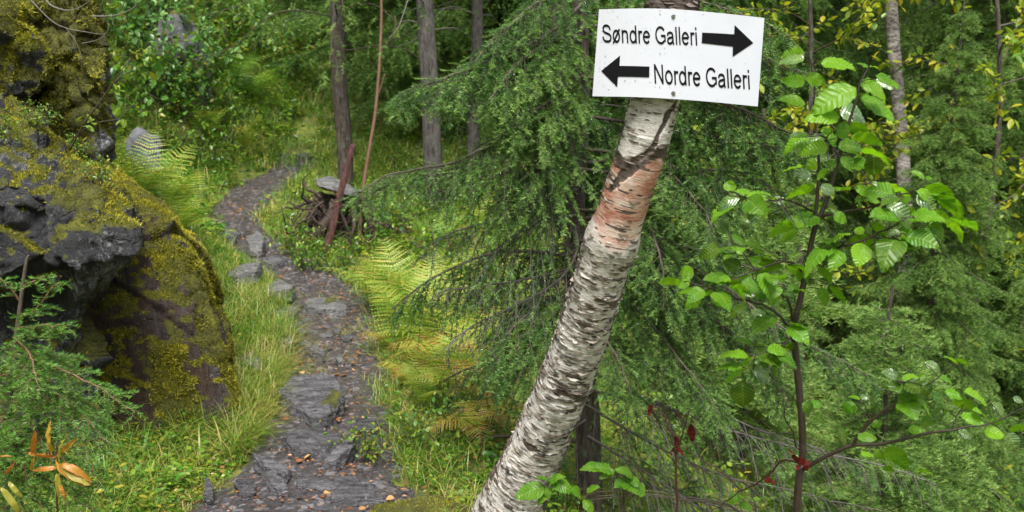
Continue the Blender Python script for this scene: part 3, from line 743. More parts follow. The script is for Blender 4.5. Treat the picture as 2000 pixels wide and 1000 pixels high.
# ------------------------------------------------------------------ the spruce behind the sign
NS_Y = 4.35
ns_base = at(1152, 1000, NS_Y); ns_base[2] = z1(ns_base[0], ns_base[1]) - .05
spr = thing('spruce', 'wet drooping dark green spruce right behind the leaning birch and the sign', 'tree', ns_base)
tr = spline(np.vstack([[ns_base], atl([(1150, 930, NS_Y), (1146, 780, NS_Y), (1128, 560, NS_Y), (1122, 420, NS_Y), (1132, 250, NS_Y), (1134, 60, NS_Y), (1138, -250, NS_Y), (1140, -700, NS_Y)])]), 60)
mb = MB(); V, Q = tubes(tr - ns_base, np.linspace(.062, .03, 60)[None], 12); V += .006 * fbm(V * np.array([30, 30, 9]), 2, 4)[:, None] * nrm(V * np.array([1, 1, 0])); mb.add(V, Q=Q)
mb.build('trunk', M['spruce_bark'], spr)
near = [  # polyline of pixels and depth, twig length, hang, green, bright
 ([(1135, 10, 4.3), (1085, 55, 4.15), (1010, 95, 4.0), (930, 125, 3.9), (850, 148, 3.8), (782, 165, 3.75)], .30, 1.2, 1, .05),
 ([(1133, 70, 4.3), (1095, 78, 4.1), (1050, 95, 3.95), (1000, 135, 3.85), (965, 190, 3.8)], .26, 1.1, 1, .18),
 ([(1135, -80, 4.3), (1080, -20, 4.1), (1020, 30, 4.0), (960, 90, 3.95), (930, 130, 3.9)], .28, 1.1, 1, .0),
 ([(1130, 188, 4.3), (1090, 214, 4.1), (1000, 255, 3.95), (900, 308, 3.85), (820, 326, 3.8), (750, 345, 3.75), (695, 378, 3.7)], .24, 1.25, .85, .02),
 ([(1130, 150, 4.3), (1100, 180, 4.05), (1060, 205, 3.9), (1020, 225, 3.85), (985, 260, 3.8)], .24, 1.1, 1, .15),
 ([(1128, 250, 4.3), (1085, 290, 4.1), (1040, 330, 3.95), (1000, 370, 3.9), (975, 420, 3.85)], .25, 1.0, 1, .1),
 ([(1128, 310, 4.3), (1060, 330, 4.1), (980, 340, 3.95), (910, 350, 3.9), (860, 380, 3.85)], .22, 1.3, .45, -.1),
 ([(1126, 370, 4.3), (1050, 395, 4.1), (970, 430, 3.95), (890, 452, 3.9), (820, 482, 3.85)], .22, 1.2, .6, -.02),
 ([(1124, 420, 4.3), (1060, 430, 4.15), (990, 470, 4.0), (940, 520, 3.95), (905, 580, 3.9)], .24, 1.1, .6, .0),
 ([(1122, 440, 4.3), (1127, 490, 4.2), (1090, 550, 4.1), (1000, 602, 4.0), (930, 640, 3.95), (880, 690, 3.9)], .24, .9, .3, -.1),
 ([(1126, 520, 4.3), (1050, 540, 4.1), (960, 552, 4.0), (880, 560, 3.95), (830, 575, 3.9)], .22, 1.0, .25, -.1),
 ([(1124, 560, 4.3), (1070, 585, 4.1), (1010, 630, 3.95), (965, 680, 3.9), (945, 730, 3.85)], .26, 1.0, 1, .05),
 ([(1124, 600, 4.3), (1080, 640, 4.1), (1040, 690, 3.95), (1010, 740, 3.9)], .24, 1.0, 1, .08),
 ([(1138, -60, 4.3), (1250, -30, 4.15), (1400, 10, 4.05), (1500, 40, 3.95), (1560, 75, 3.9)], .30, 1.1, 1, .08),
 ([(1138, 50, 4.3), (1300, 60, 4.15), (1440, 90, 4.0), (1530, 130, 3.9), (1590, 155, 3.85)], .28, 1.0, 1, .08),
 ([(1136, 150, 4.3), (1330, 175, 4.15), (1460, 215, 4.0), (1540, 255, 3.9), (1585, 285, 3.85)], .28, 1.1, 1, .06),
 ([(1134, 225, 4.3), (1300, 250, 4.2), (1420, 268, 4.05), (1500, 278, 3.95), (1560, 290, 3.9)], .30, 1.3, .95, .0),
 ([(1132, 290, 4.3), (1270, 310, 4.15), (1340, 370, 4.0), (1385, 430, 3.9), (1400, 480, 3.85)], .26, 1.0, 1, .12),
 ([(1130, 330, 4.3), (1290, 345, 4.15), (1400, 330, 4.0), (1480, 350, 3.95), (1510, 370, 3.9)], .26, 1.2, .9, .02),
 ([(1128, 410, 4.3), (1250, 420, 4.1), (1285, 480, 3.95), (1300, 540, 3.9), (1302, 600, 3.85)], .24, .9, 1, .1),
 ([(1128, 470, 4.3), (1280, 490, 4.15), (1400, 550, 4.05), (1500, 620, 3.95), (1600, 680, 3.85), (1700, 735, 3.75)], .28, 1.0, .8, .05),
 ([(1126, 540, 4.3), (1240, 600, 4.15), (1320, 690, 4.0), (1375, 760, 3.9), (1410, 815, 3.85)], .26, .9, 1, .12),
 ([(1126, 500, 4.3), (1290, 560, 4.2), (1420, 640, 4.1), (1500, 700, 4.0), (1540, 760, 3.95)], .28, 1.0, .7, .0),
 ([(1128, 620, 4.3), (1180, 660, 4.1), (1215, 720, 3.95), (1235, 780, 3.9)], .22, .8, 1, .12),
 ([(1135, 650, 4.3), (1280, 720, 4.15), (1430, 820, 4.05), (1560, 870, 3.95), (1680, 920, 3.9)], .26, .8, .35, -.1),
 ([(1140, 720, 4.3), (1290, 790, 4.15), (1450, 850, 4.0), (1600, 885, 3.9), (1760, 925, 3.8), (1840, 960, 3.75)], .26, .9, .45, .05),
 ([(1144, 790, 4.3), (1280, 870, 4.15), (1420, 930, 4.05), (1560, 960, 3.95), (1720, 985, 3.9)], .24, .8, .3, -.1),
 ([(1146, 850, 4.3), (1260, 920, 4.15), (1360, 980, 4.05), (1450, 1040, 4.0)], .24, .8, .3, -.1),
 ([(1146, 760, 4.3), (1220, 780, 4.15), (1290, 830, 4.0), (1330, 900, 3.95)], .22, .7, .25, -.1),
 ([(1150, 900, 4.3), (1300, 960, 4.15), (1500, 1010, 4.05), (1700, 1040, 4.0)], .24, .7, .4, .0),
 ([(1144, 820, 4.3), (1100, 850, 4.2), (1060, 880, 4.1), (1030, 940, 4.0)], .18, .7, .2, -.1),
]
drops = []
for k, (pl, tw, hang, gr, br) in enumerate(near):
    mb = MB(); mn = MB(); r = np.random.default_rng(500 + k); hang *= .60 if gr > .5 else .8
    gd = gr >= .7
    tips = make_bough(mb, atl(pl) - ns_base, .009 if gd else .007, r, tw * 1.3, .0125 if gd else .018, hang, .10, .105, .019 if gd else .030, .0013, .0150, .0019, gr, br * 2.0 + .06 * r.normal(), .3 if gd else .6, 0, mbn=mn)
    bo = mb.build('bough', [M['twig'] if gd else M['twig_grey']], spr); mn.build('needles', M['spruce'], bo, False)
    drops.append(tips[r.random(len(tips)) < .10])
rb = np.random.default_rng(77)          # boughs on the far side of the trunk
for k in range(16):
    h = rb.uniform(.05, .95); p0 = tr[int(8 + h * 36)]
    a = rb.uniform(.15, math.pi - .15); Lb = rb.uniform(.7, 1.3)
    d = np.array([math.cos(a), math.sin(a), 0])
    pl = np.array([p0, p0 + d * Lb * .35 + [0, 0, .0], p0 + d * Lb * .7 - [0, 0, .12], p0 + d * Lb - [0, 0, .3]])
    mb = MB(); mn = MB(); make_bough(mb, pl - ns_base, .011, rb, .36, .022, 1.1, .14, .09, .025, .0025, .017, .004, .8 if h > .3 else .35, -.1, mi_twig=0, mbn=mn)
    bo = mb.build('bough', [M['twig']], spr); mn.build('needles', M['spruce'], bo, False)

# ------------------------------------------------------------------ far spruces
def far_spruce(seed, H, wid, lo, dens=1.0, hang=.7, bright=0.0, dead=.0, nsp=.0048, rad=.0095):
    r = np.random.default_rng(seed); mb = MB(); tm = MB()
    lean = r.normal(size=2) * .012
    zz = np.linspace(-.3, H, 40)
    pts = np.stack([lean[0] * zz + .05 * np.sin(zz * 1.1 + seed) + .015 * np.sin(zz * 3.7), lean[1] * zz + .05 * np.cos(zz * .8 + seed), zz], -1)
    V, Q = tubes(pts, (.012 + rad * (H - zz).clip(0))[None], 12); V += (.006 * fbm(V * np.array([22, 22, 7]), 2, seed))[:, None] * nrm(V * np.array([1, 1, 0])); tm.add(V, Q=Q)
    z = lo
    while z < H - .12:
        f = (z - lo) / (H - lo); Lm = wid * (1 - f) ** .8 + .12
        for a in np.arange(r.integers(5, 8)) * 6.283 / 6 + r.random() * 6:
            a += r.normal() * .2; Lb = Lm * r.uniform(.65, 1.1)
            d = np.array([math.cos(a), math.sin(a), 0]); p0 = np.array([np.interp(z, zz, pts[:, 0]), np.interp(z, zz, pts[:, 1]), z + r.normal() * .08])
            dr = Lb * (.12 + .3 * hang * (1 - f)) 
            pl = np.array([p0, p0 + d * Lb * .4 + [0, 0, .02 * Lb], p0 + d * Lb * .75 - [0, 0, dr * .6], p0 + d * Lb * 1.0 - [0, 0, dr * .85]])
            isdead = r.random() < dead * (1 - f) * 1.6
            if isdead and r.random() < .5: continue
            make_bough(mb, pl, .003 + .004 * Lb, r, .14 + .24 * Lb, .036 / dens, hang, .12, .16, .05, nsp, .044, .0068, .12 if isdead else .95, bright + .06 * r.normal(), .15, 1, sides=4, wood=False)
        z += .30 / dens * (1 - .35 * f)
    return tm, mb
def spruce_proto(*a, bark='spruce_bark', **k):
    tm, mb = far_spruce(*a, **k)
    return tm.mesh('trunk', M[bark]), mb.mesh('crown', [M['spruce_far'], M['twig_grey' if bark == 'grey_bark' else 'twig']], False)
protos = {
 'tall': spruce_proto(1, 13, 2.3, 1.0, 1.0, .9),
 'tall2': spruce_proto(2, 14, 2.6, 1.5, .95, 1.2, dead=.3),
 'lush': spruce_proto(3, 9, 2.0, .35, 1.15, .6, .12),
 'bare': spruce_proto(4, 14, 1.7, 2.0, .8, .9, 0, .8, bark='grey_bark', rad=.0065),
 'dark': spruce_proto(14, 14, 1.7, 1.7, .8, .9, .1, .6, rad=.006),
 'young': spruce_proto(5, 2.6, 1.0, .15, 1.5, .15, .30, nsp=.006, rad=.005),
}
GT = 'spruces of the forest behind the birch'
def far_tree(px, Y, kind, label, rz=None, s=1.0, group=GT, base=None, ddz=0, name='spruce'):
    p = at(px, 500, Y); z = z1(p[0], p[1]) + ddz
    t = thing(name, label, 'tree', (p[0], p[1], z), rng.random() * 6.28 if rz is None else rz, group)
    t.scale = (s, s, s)
    for nm, me in zip(('trunk', 'crown'), protos[kind]):
        link(bpy.data.objects.new(nm, me), t)
    return t
far_tree(668, 11.2, 'dark', 'spruce with a bare dark trunk rising behind the red stake', .3, .95)
far_tree(842, 10.2, 'bare', 'grey trunked spruce left of the drooping spruce boughs, behind the fallen log', 2.0, .98)
far_tree(1812, 8.2, 'lush', 'bright green spruce with a thin brown trunk right of the alder sapling', 1.0, .46)
far_tree(1925, 9.6, 'lush', 'half grown green spruce near the right edge, taller than the bright one beside it', 2.0, .55)
far_tree(1475, 7.2, 'young', 'small light green spruce behind the alder stem, down the slope', 0, 1.0, ddz=.1)
far_tree(1750, 6.0, 'young', 'little light green spruce in the lower right corner', 2, .75)
far_tree(1985, 10.5, 'tall', 'dark spruce cut by the right edge of the picture', 2.2, 1.0)
B = [(1530, 14, 'tall2', 1), (1420, 12, 'tall', .9), (1330, 16, 'tall2', 1), (1240, 12.5, 'bare', 1), (1090, 12, 'bare', .9), (930, 11.5, 'bare', .75),
     (1010, 14.5, 'tall', 1), (1740, 15.5, 'tall2', 1.1), (1600, 18, 'tall', 1.2), (1830, 19, 'tall', 1.2), (1990, 21, 'tall', 1.3),
     (1460, 20, 'tall', 1.2), (1340, 22, 'tall2', 1.3), (1160, 18, 'tall', 1.1), (960, 18, 'tall2', 1.1), (880, 15, 'lush', 1.2), (785, 17, 'tall', 1.1), (745, 18, 'tall2', 1.2), 
     (690, 22, 'tall', 1.4), (1060, 23, 'tall2', 1.4), (840, 24, 'tall', 1.4),
     (1250, 27, 'tall', 1.5), (1560, 27, 'tall2', 1.6), (1880, 27, 'tall2', 1.5), (1120, 32, 'lush', 2.2), (960, 31, 'lush', 2.2),
     (620, 29, 'lush', 1.8), (480, 28, 'tall', 1.5), (350, 26, 'lush', 1.5), (180, 26, 'tall', 1.2), (420, 30, 'lush', 1.3), (570, 27, 'lush', 1.4), (1640, 15, 'lush', 1.1), (1930, 17, 'tall2', 1.1), (80, 24, 'lush', 1.5), (760, 34, 'lush', 2.2), (1780, 36, 'lush', 2.3), (2200, 19, 'tall2', 1.2), (-60, 18, 'tall', 1.1)]
for px, Y, kd, s in B:
    far_tree(px, Y, kd, {'tall': 'dense green spruce standing in the forest behind the birch', 'tall2': 'loose drooping spruce standing in the forest behind the birch',
             'lush': 'bushy yellowish green spruce in the forest behind the birch', 'bare': 'slim spruce with dead lower branches behind the drooping boughs'}[kd], s=s, group='far ' + kd + ' spruces')

# ------------------------------------------------------------------ leaning birch
bc = spline(atl([(1328, -260, 2.98), (1322, -60, 3.02), (1314, 10, 3.03), (1277, 200, 3.04), (1252, 300, 3.06), (1224, 380, 3.1), (1174, 535, 3.2), (1124, 690, 3.33), (1061, 845, 3.47), (1005, 969, 3.58), (930, 1120, 3.72), (880, 1210, 3.82)])[::-1], 900)
bseg = np.concatenate([[0], np.cumsum(np.linalg.norm(np.diff(bc, axis=0), axis=1))])
nb = int(bseg[-1] / .0032)
bs = np.linspace(0, bseg[-1], nb)
BC = np.stack([np.interp(bs, bseg, bc[:, k]) for k in range(3)], -1)
fromtop = bseg[-1] - bs
BR = np.interp(fromtop, [0, .45, .75, 1.2, 1.6, 2.0, 2.4], [.076, .077, .075, .080, .088, .097, .122])
NS_ = 168
birch_base = BC[0].copy()
def birch_point(s_i, ang, off=0.0):
    pass
V, Q = tubes(BC, BR, NS_, (0, 1, 0))
ca = np.tile(np.arange(NS_) * 2 * math.pi / NS_, nb); sv = np.repeat(bs, NS_); rr = np.repeat(BR, NS_)
tc = np.stack([np.cos(ca) * rr, np.sin(ca) * rr, sv], -1)
axp = np.repeat(BC, NS_, 0); nr = nrm(V - axp)
ft = np.repeat(fromtop, NS_)
# pink fresh bark below the sign, rougher bark lower down
pk = sstep(.835, .855, ft + .06 * fbm(tc * 9, 3, 1) + .04 * np.sin(ca - 1.0)) * (1 - sstep(1.07, 1.12, ft + .07 * fbm(tc * 10, 3, 2)))
rough = sstep(1.08, 1.3, ft) * .75 + .25 * sstep(1.5, 2.1, ft)
rough = np.maximum(rough, .55 * (1 - sstep(.80, .88, ft))); topb = 1 - sstep(.42, .55, ft); rough = np.maximum(rough, topb)
st = fbm(tc * np.array([17, 17, 95]), 3, 11)             # horizontal flakes
st2 = fbm(tc * np.array([34, 34, 210]), 3, 15)
pt = fbm(tc * np.array([7, 7, 11]), 4, 19)
flake = sstep(.16, .36, st + .45 * st2 + .9 * pt * (.3 + rough) - .10 + .10 * np.cos(ca - 2.6)) 
patch_ = sstep(-.30, .22, fbm(tc * np.array([6, 6, 7.5]), 4, 57) + .12 * np.cos(ca - 2.9)); dark = flake * np.clip(.25 + rough * 1.0, 0, 1) * (1 - .75 * pk) * (.25 + .75 * patch_)
lent = sstep(.42, .50, fbm(tc * np.array([9, 9, 170]), 2, 23) + .1) * (.35 + .65 * pk)
dark = np.maximum(dark, lent * .9)
# black crack under the sign, running down the left side of the pink bark
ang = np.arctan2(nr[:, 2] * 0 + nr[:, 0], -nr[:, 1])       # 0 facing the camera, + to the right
crk = np.exp(-((ang - (.42 - 6.0 * (ft - .72)) - .5 * fbm(tc * 14, 3, 31)) / .26) ** 2) * sstep(.62, .66, ft) * (1 - sstep(.93, 1.0, ft))
crk = sstep(.35, .8, crk + .3 * st)
ring = np.exp(-((ft - .835 + .03 * np.sin(ang * 2) + .02 * st) / .022) ** 2)
ring2 = np.exp(-((ft - 1.135 + .02 * st) / .035) ** 2) * .7
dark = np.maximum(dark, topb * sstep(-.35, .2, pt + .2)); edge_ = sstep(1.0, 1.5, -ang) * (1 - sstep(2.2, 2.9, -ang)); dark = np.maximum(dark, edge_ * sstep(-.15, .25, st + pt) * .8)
dark = np.clip(np.maximum(dark, np.maximum(crk, np.maximum(ring * sstep(-.2, .3, pt + .3), ring2 * sstep(-.3, .2, pt)))), 0, 1)
for sft, sa, sw, sh in ((1.42, -.35, .030, .012), (1.78, .5, .026, .010), (.60, -.2, .016, .007), (1.98, -.5, .034, .014), (1.24, .7, .018, .008)):
    da = np.angle(np.exp(1j * (ang - sa))) * rr
    dark = np.maximum(dark, sstep(1.25, .8, np.hypot(da / sw, (ft - sft + .25 * np.abs(da)) / sh)))
lich = sstep(.10, .35, fbm(tc * np.array([9, 9, 14]), 4, 41)) * (1 - pk)
disp = (.0024 * rough + .0006) * flake + .0018 * rough * st2 + .005 * rough * fbm(tc * 16, 2, 43) - .006 * crk
disp += .010 * np.exp(-((ft - 1.14) / .05) ** 2) - .002 * pk
V = V + nr * disp[:, None]
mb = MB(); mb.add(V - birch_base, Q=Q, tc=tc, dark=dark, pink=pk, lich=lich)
def birch_mat():
    m, nt, out = nodes('birch_bark')
    tcn = attr(nt, 'tc').outputs['Vector']
    def mp(sx, sz):
        q = nt.nodes.new('ShaderNodeMapping'); q.inputs['Scale'].default_value = (sx, sx, sz); L(nt, tcn, q.inputs['Vector']); return q.outputs[0]
    a = noise(nt, 1, 5, .7, mp(14, 60)); b = noise(nt, 1, 4, .7, mp(30, 260)); c_ = noise(nt, 1, 5, .75, mp(60, 90))
    white = ramp(nt, [(.30, (.14, .12, .10)), (.44, (.34, .315, .28)), (.58, (.50, .48, .45)), (.8, (.58, .575, .555))], math_(nt, 'ADD', math_(nt, 'MULTIPLY', a, .6), math_(nt, 'MULTIPLY', c_, .4))).outputs[0]
    pink = ramp(nt, [(.32, (.13, .04, .024)), (.43, (.30, .125, .08)), (.52, (.40, .26, .20)), (.62, (.46, .38, .32))], math_(nt, 'ADD', math_(nt, 'MULTIPLY', noise(nt, 1, 4, .6, mp(10, 22)), .7), math_(nt, 'MULTIPLY', b, .3))).outputs[0]
    c = mixc(nt, attr(nt, 'pink').outputs['Fac'], white, pink)
    gl = ramp(nt, [(.3, (.10, .11, .085)), (.7, (.34, .36, .30))], c_).outputs[0]
    c = mixc(nt, math_(nt, 'MULTIPLY', attr(nt, 'lich').outputs['Fac'], .4), c, gl)
    dk = math_(nt, 'ADD', attr(nt, 'dark').outputs['Fac'], math_(nt, 'MULTIPLY', math_(nt, 'SUBTRACT', b, .5), .9))
    dk = ramp(nt, [(.38, (0, 0, 0)), (.62, (1, 1, 1))], dk).outputs[0]
    dcol = ramp(nt, [(.35, (.018, .014, .012)), (.7, (.11, .075, .055))], c_).outputs[0]
    c = mixc(nt, dk, c, dcol)
    p = N(nt, 'BsdfPrincipled', Roughness=.6); L(nt, c, p.inputs['Base Color'])
    bp = N(nt, 'Bump', Strength=.7, Distance=.004); L(nt, math_(nt, 'ADD', b, c_), bp.inputs['Height']); L(nt, bp.outputs[0], p.inputs['Normal'])
    L(nt, p.outputs[0], out.inputs[0]); return m
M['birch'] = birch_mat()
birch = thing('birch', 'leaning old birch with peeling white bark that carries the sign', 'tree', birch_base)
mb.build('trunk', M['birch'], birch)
# curled bark flakes standing off the trunk
r = np.random.default_rng(61); nf = 4200
k = r.integers(0, nb, nf * 3); a = r.random(nf * 3) * 6.283
w = np.interp(fromtop[k], [0, .6, .8, .86, 1.07, 1.15, 2.4], [.6, .4, .35, .10, .12, .8, 1])
sel = r.random(nf * 3) < w; k, a = k[sel][:nf], a[sel][:nf]
ids = k * NS_ + (a / 6.2832 * NS_).astype(int) % NS_
P, Nn = V[ids], nr[ids]
Tz = nrm(np.gradient(BC, axis=0))[k]; U = nrm(np.cross(Tz, Nn))
n_ = len(k)
wd = r.uniform(.006, .022, n_)[:, None]; ht = r.uniform(.002, .007, n_)[:, None]; st_ = r.uniform(.001, .007, n_)[:, None]
sg = np.where(r.random(n_) < .35, 1, -1)[:, None]
rows = []
for j, (uu, f) in enumerate(((-1, .3), (-.4, 1), (.3, .85), (1, .35))):
    x = U * wd * uu - Nn * (uu * wd) ** 2 * 5
    rows += [P + x + Tz * ht * .2 * r.normal(size=(n_, 1)), P + x + Tz * ht * f * sg + Nn * st_ * f * (1 + .5 * r.normal(size=(n_, 1)))]
Vf = np.stack(rows, 1).reshape(-1, 3); b0 = (np.arange(n_) * 8)[:, None]
Qf = np.stack([b0 + [0, 2, 4], b0 + [1, 3, 5], b0 + [3, 5, 7], b0 + [2, 4, 6]], -1).reshape(-1, 4)
M['flake'] = leaf_mat('bark_flake', [(0, (.02, .015, .012)), (.45, (.10, .075, .055)), (.75, (.28, .24, .20)), (1, (.44, .41, .37))], .65, .1, (1, .9, .8), jitter=0, spec=.3)
mb = MB(); mb.add(Vf - birch_base, Q=Qf, var=np.repeat(np.clip(.42 + .3 * r.normal(size=n_), 0, 1), 8))
tag(mb.build('bark_flakes', M['flake'], birch), kind='stuff')

# ------------------------------------------------------------------ sign
def sgY(px):
    u = (px - 1318) / 170.0
    return 2.925 + .055 * u * u + .008 * u
def sgp(px, py, off=0.0):
    return at(px, py, sgY(px) - off)
sg_o = sgp(1318, 110)
sgn = thing('sign', 'white sign with two black arrows on the birch, reading Søndre Galleri and Nordre Galleri', 'sign', sg_o)
nu, nv = 33, 13
top = spline(np.array([[1170, 18.5, 0], [1244, 16.5, 0], [1318, 18, 0], [1406, 25.5, 0], [1493, 35, 0]]), nu)
bot = spline(np.array([[1157, 188, 0], [1240, 189.5, 0], [1318, 193.5, 0], [1400, 200, 0], [1480, 208, 0]]), nu)
grid = np.array([[top[i] * (1 - v) + bot[i] * v for i in range(nu)] for v in np.linspace(0, 1, nv)])
def sheet(off): return np.array([[sgp(grid[j, i, 0], grid[j, i, 1], off) for i in range(nu)] for j in range(nv)]).reshape(-1, 3)
Fv, Bv = sheet(0), sheet(-.004)
ii = (np.arange(nv - 1)[:, None] * nu + np.arange(nu - 1)[None]).ravel(); qf = np.stack([ii, ii + 1, ii + nu + 1, ii + nu], -1)
mb = MB(); n0 = nu * nv
edge = list(range(nu)) + [j * nu + nu - 1 for j in range(1, nv)] + [(nv - 1) * nu + i for i in range(nu - 2, -1, -1)] + [j * nu for j in range(nv - 2, 0, -1)]
eq = np.array([[edge[k], edge[(k + 1) % len(edge)], edge[(k + 1) % len(edge)] + n0, edge[k] + n0] for k in range(len(edge))])
mb.add(np.vstack([Fv, Bv]) - sg_o, Q=np.vstack([qf[:, ::-1], qf + n0, eq]))
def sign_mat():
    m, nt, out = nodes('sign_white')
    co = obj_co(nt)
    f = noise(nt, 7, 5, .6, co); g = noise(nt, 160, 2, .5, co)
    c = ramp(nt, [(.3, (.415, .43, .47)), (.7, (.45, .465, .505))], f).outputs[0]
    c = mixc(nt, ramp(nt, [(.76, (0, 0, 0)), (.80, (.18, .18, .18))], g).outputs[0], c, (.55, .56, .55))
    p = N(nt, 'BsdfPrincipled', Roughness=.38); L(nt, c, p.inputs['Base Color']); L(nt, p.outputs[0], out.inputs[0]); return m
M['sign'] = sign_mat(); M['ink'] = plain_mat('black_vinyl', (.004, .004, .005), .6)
M['ink'].node_tree.nodes['Principled BSDF'].inputs['Specular IOR Level'].default_value = .08
M['screw'] = plain_mat('screw_steel', (.16, .15, .14), .4, 300, .5, metal=.8)
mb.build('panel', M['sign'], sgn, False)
def arc(cx, cy, rx, ry, a0, a1, n=22):
    t = np.radians(np.linspace(a0, a1, n)); return [(cx + rx * math.cos(q), cy + ry * math.sin(q)) for q in t]
def crv(*p): return [tuple(q) for q in spline(np.array([(a, b, 0) for a, b in p], float), len(p) * 5)[:, :2]]
GL = {  # advance, strokes
 'S': (.667, [crv((.575, .50), (.53, .61), (.42, .665), (.32, .675), (.18, .645), (.115, .56), (.125, .47), (.21, .405), (.36, .365), (.52, .315), (.598, .235), (.585, .13), (.50, .06), (.36, .04), (.2, .06), (.105, .135), (.075, .235))]),
 'o': (.556, [arc(.278, .26, .20, .222, 0, 360, 36)]), 'ø': (.611, [arc(.305, .26, .20, .222, 0, 360, 36), [(.07, -.03), (.54, .55)]]),
 'n': (.556, [[(.11, 0), (.11, .519)], crv((.11, .33), (.15, .425), (.24, .474), (.34, .465), (.42, .40), (.437, .30)) + [(.437, 0)]]),
 'd': (.556, [arc(.262, .26, .185, .222, 0, 360, 36), [(.455, 0), (.455, .716)]]),
 'r': (.333, [[(.11, 0), (.11, .519)], crv((.11, .30), (.14, .41), (.21, .468), (.335, .455))]),
 'e': (.556, [[(.07, .275), (.475, .275)], arc(.278, .26, .20, .222, 4, 322, 34)]),
 'G': (.778, [arc(.395, .358, .31, .318, 38, 318, 36) + [(.68, .115), (.68, .335)], [(.42, .335), (.722, .335)]]),
 'a': (.556, [crv((.075, .35), (.12, .44), (.26, .477), (.39, .445), (.432, .35)) + [(.432, .13), (.445, .05), (.475, 0)], crv((.432, .30), (.27, .272), (.13, .235), (.078, .15), (.115, .065), (.215, .040), (.34, .075), (.432, .19))]),
 'l': (.222, [[(.11, 0), (.11, .716)]]), 'i': (.222, [[(.11, 0), (.11, .519)], [(.11, .615), (.11, .716)]]),
 'N': (.722, [[(.12, 0), (.12, .716)], [(.60, 0), (.60, .716)], [(.12, .70), (.60, .016)]]), ' ': (.278, [])}
def text_decal(txt, x0, y0, x1, y1, cap):
    """baseline from pixel (x0,y0) to (x1,y1), capital height in pixels"""
    V, Tq, pen, n = [], [], 0.0, 0
    for ch in txt:
        adv, st = GL[ch]
        for P in st:
            P = np.array(P, float); t = np.gradient(P, axis=0); t /= np.linalg.norm(t, axis=1)[:, None]
            nn = np.stack([-t[:, 1], t[:, 0]], -1) * .0465
            W = np.stack([P + nn, P - nn], 1).reshape(-1, 2) + [pen, 0]
            k = np.arange(len(P) - 1) * 2; V.append(W); Tq.append(np.stack([k, k + 1, k + 3, k + 2], -1) + n); n += len(W)
        pen += adv
    Vt = np.concatenate(V); u = (Vt[:, 0] - Vt[:, 0].min()) / (Vt[:, 0].max() - Vt[:, 0].min()); h = Vt[:, 1] / .716 * cap
    Pp = np.stack([x0 + (x1 - x0) * u - h * .055, y0 + (y1 - y0) * u - h], -1)
    return np.array([sgp(a, b, .0016) for a, b in Pp]), np.concatenate(Tq)
for tx, a in (("Søndre Galleri", (1177, 82.5, 1362, 88.5, 35)), ("Nordre Galleri", (1279, 163, 1465, 174.5, 38))):
    W, Tt = text_decal(tx, *a); mb = MB(); mb.add(W - sg_o, Q=Tt); mb.build('lettering', M['ink'], sgn, False)
def poly_decal(pts):
    bm = bmesh.new(); bm.faces.new([bm.verts.new((x / 2 + 900, y / 2, 0)) for x, y in pts])
    for x in np.arange(1160, 1500, 9.0):
        bmesh.ops.bisect_plane(bm, geom=bm.verts[:] + bm.edges[:] + bm.faces[:], plane_co=(float(x), 0, 0), plane_no=(1, 0, 0))
    bmesh.ops.triangulate(bm, faces=bm.faces[:]); bm.verts.index_update()
    W = np.array([sgp(v.co.x, v.co.y, .0016) for v in bm.verts]); tt = np.array([[v.index for v in f.verts] for f in bm.faces]); bm.free()
    mb = MB(); mb.add(W - sg_o, T=tt); return mb.build('arrow', M['ink'], sgn, False)
poly_decal([(943, 127), (1004, 130), (1068, 134), (1070, 98), (1143, 168), (1062, 222), (1063, 182), (1002, 175), (941, 168)])
poly_decal([(548, 277), (622, 217), (620, 257), (680, 258), (737, 260), (736, 302), (676, 300), (614, 299), (611, 340)])
for px, py in ((1315, 32.5), (1315, 182)):
    c = sgp(px, py); bm = bmesh.new()
    bmesh.ops.create_cone(bm, cap_ends=True, segments=16, radius1=.0062, radius2=.0048, depth=.004)
    bmesh.ops.create_circle(bm, cap_ends=True, segments=6, radius=.0022, matrix=Matrix.Translation((0, 0, .0026)))
    me = bpy.data.meshes.new('screw'); bm.to_mesh(me); bm.free(); me.materials.append(M['screw'])
    o = bpy.data.objects.new('screw', me); link(o, sgn); o.location = [float(v) for v in (c - sg_o + np.array([0, -.002, 0]))]; o.rotation_euler = (R(90), 0, 0)
# rain drops on the plate
m, nt, out = nodes('water'); p = N(nt, 'BsdfPrincipled', Roughness=.02, IOR=1.33); p.inputs['Transmission Weight'].default_value = 1.0; p.inputs['Base Color'].default_value = (1, 1, 1, 1); L(nt, p.outputs[0], out.inputs[0]); M['water'] = m
bm = bmesh.new(); bmesh.ops.create_icosphere(bm, subdivisions=2, radius=1); DV = np.array([v.co[:] for v in bm.verts]); DF = np.array([[v.index for v in f.verts] for f in bm.faces]); bm.free()
bm = bmesh.new(); bmesh.ops.create_icosphere(bm, subdivisions=1, radius=1); DV1 = np.array([v.co[:] for v in bm.verts]); DF1 = np.array([[v.index for v in f.verts] for f in bm.faces]); bm.free()
r = np.random.default_rng(8); nd = 170
pu = np.clip(r.beta(1.1, 2.2, nd), .02, .98); pv = r.random(nd) * .96 + .02
pts_ = np.array([sgp(*(np.array(top[int(u * (nu - 1))][:2]) * (1 - v) + np.array(bot[int(u * (nu - 1))][:2]) * v)) for u, v in zip(pu, pv)])
e = np.eye(3)
Vd, Td = stamp(DV * np.array([1, .55, 1.1]), DF, pts_ - sg_o, *(np.repeat(e[k][None], nd, 0) for k in range(3)), .0009 + .0022 * r.random(nd) ** 2.5)
mb = MB(); mb.add(Vd, T=Td); tag(mb.build('water_drops', M['water'], sgn), kind='stuff')
D = np.concatenate(drops); nd = len(D)
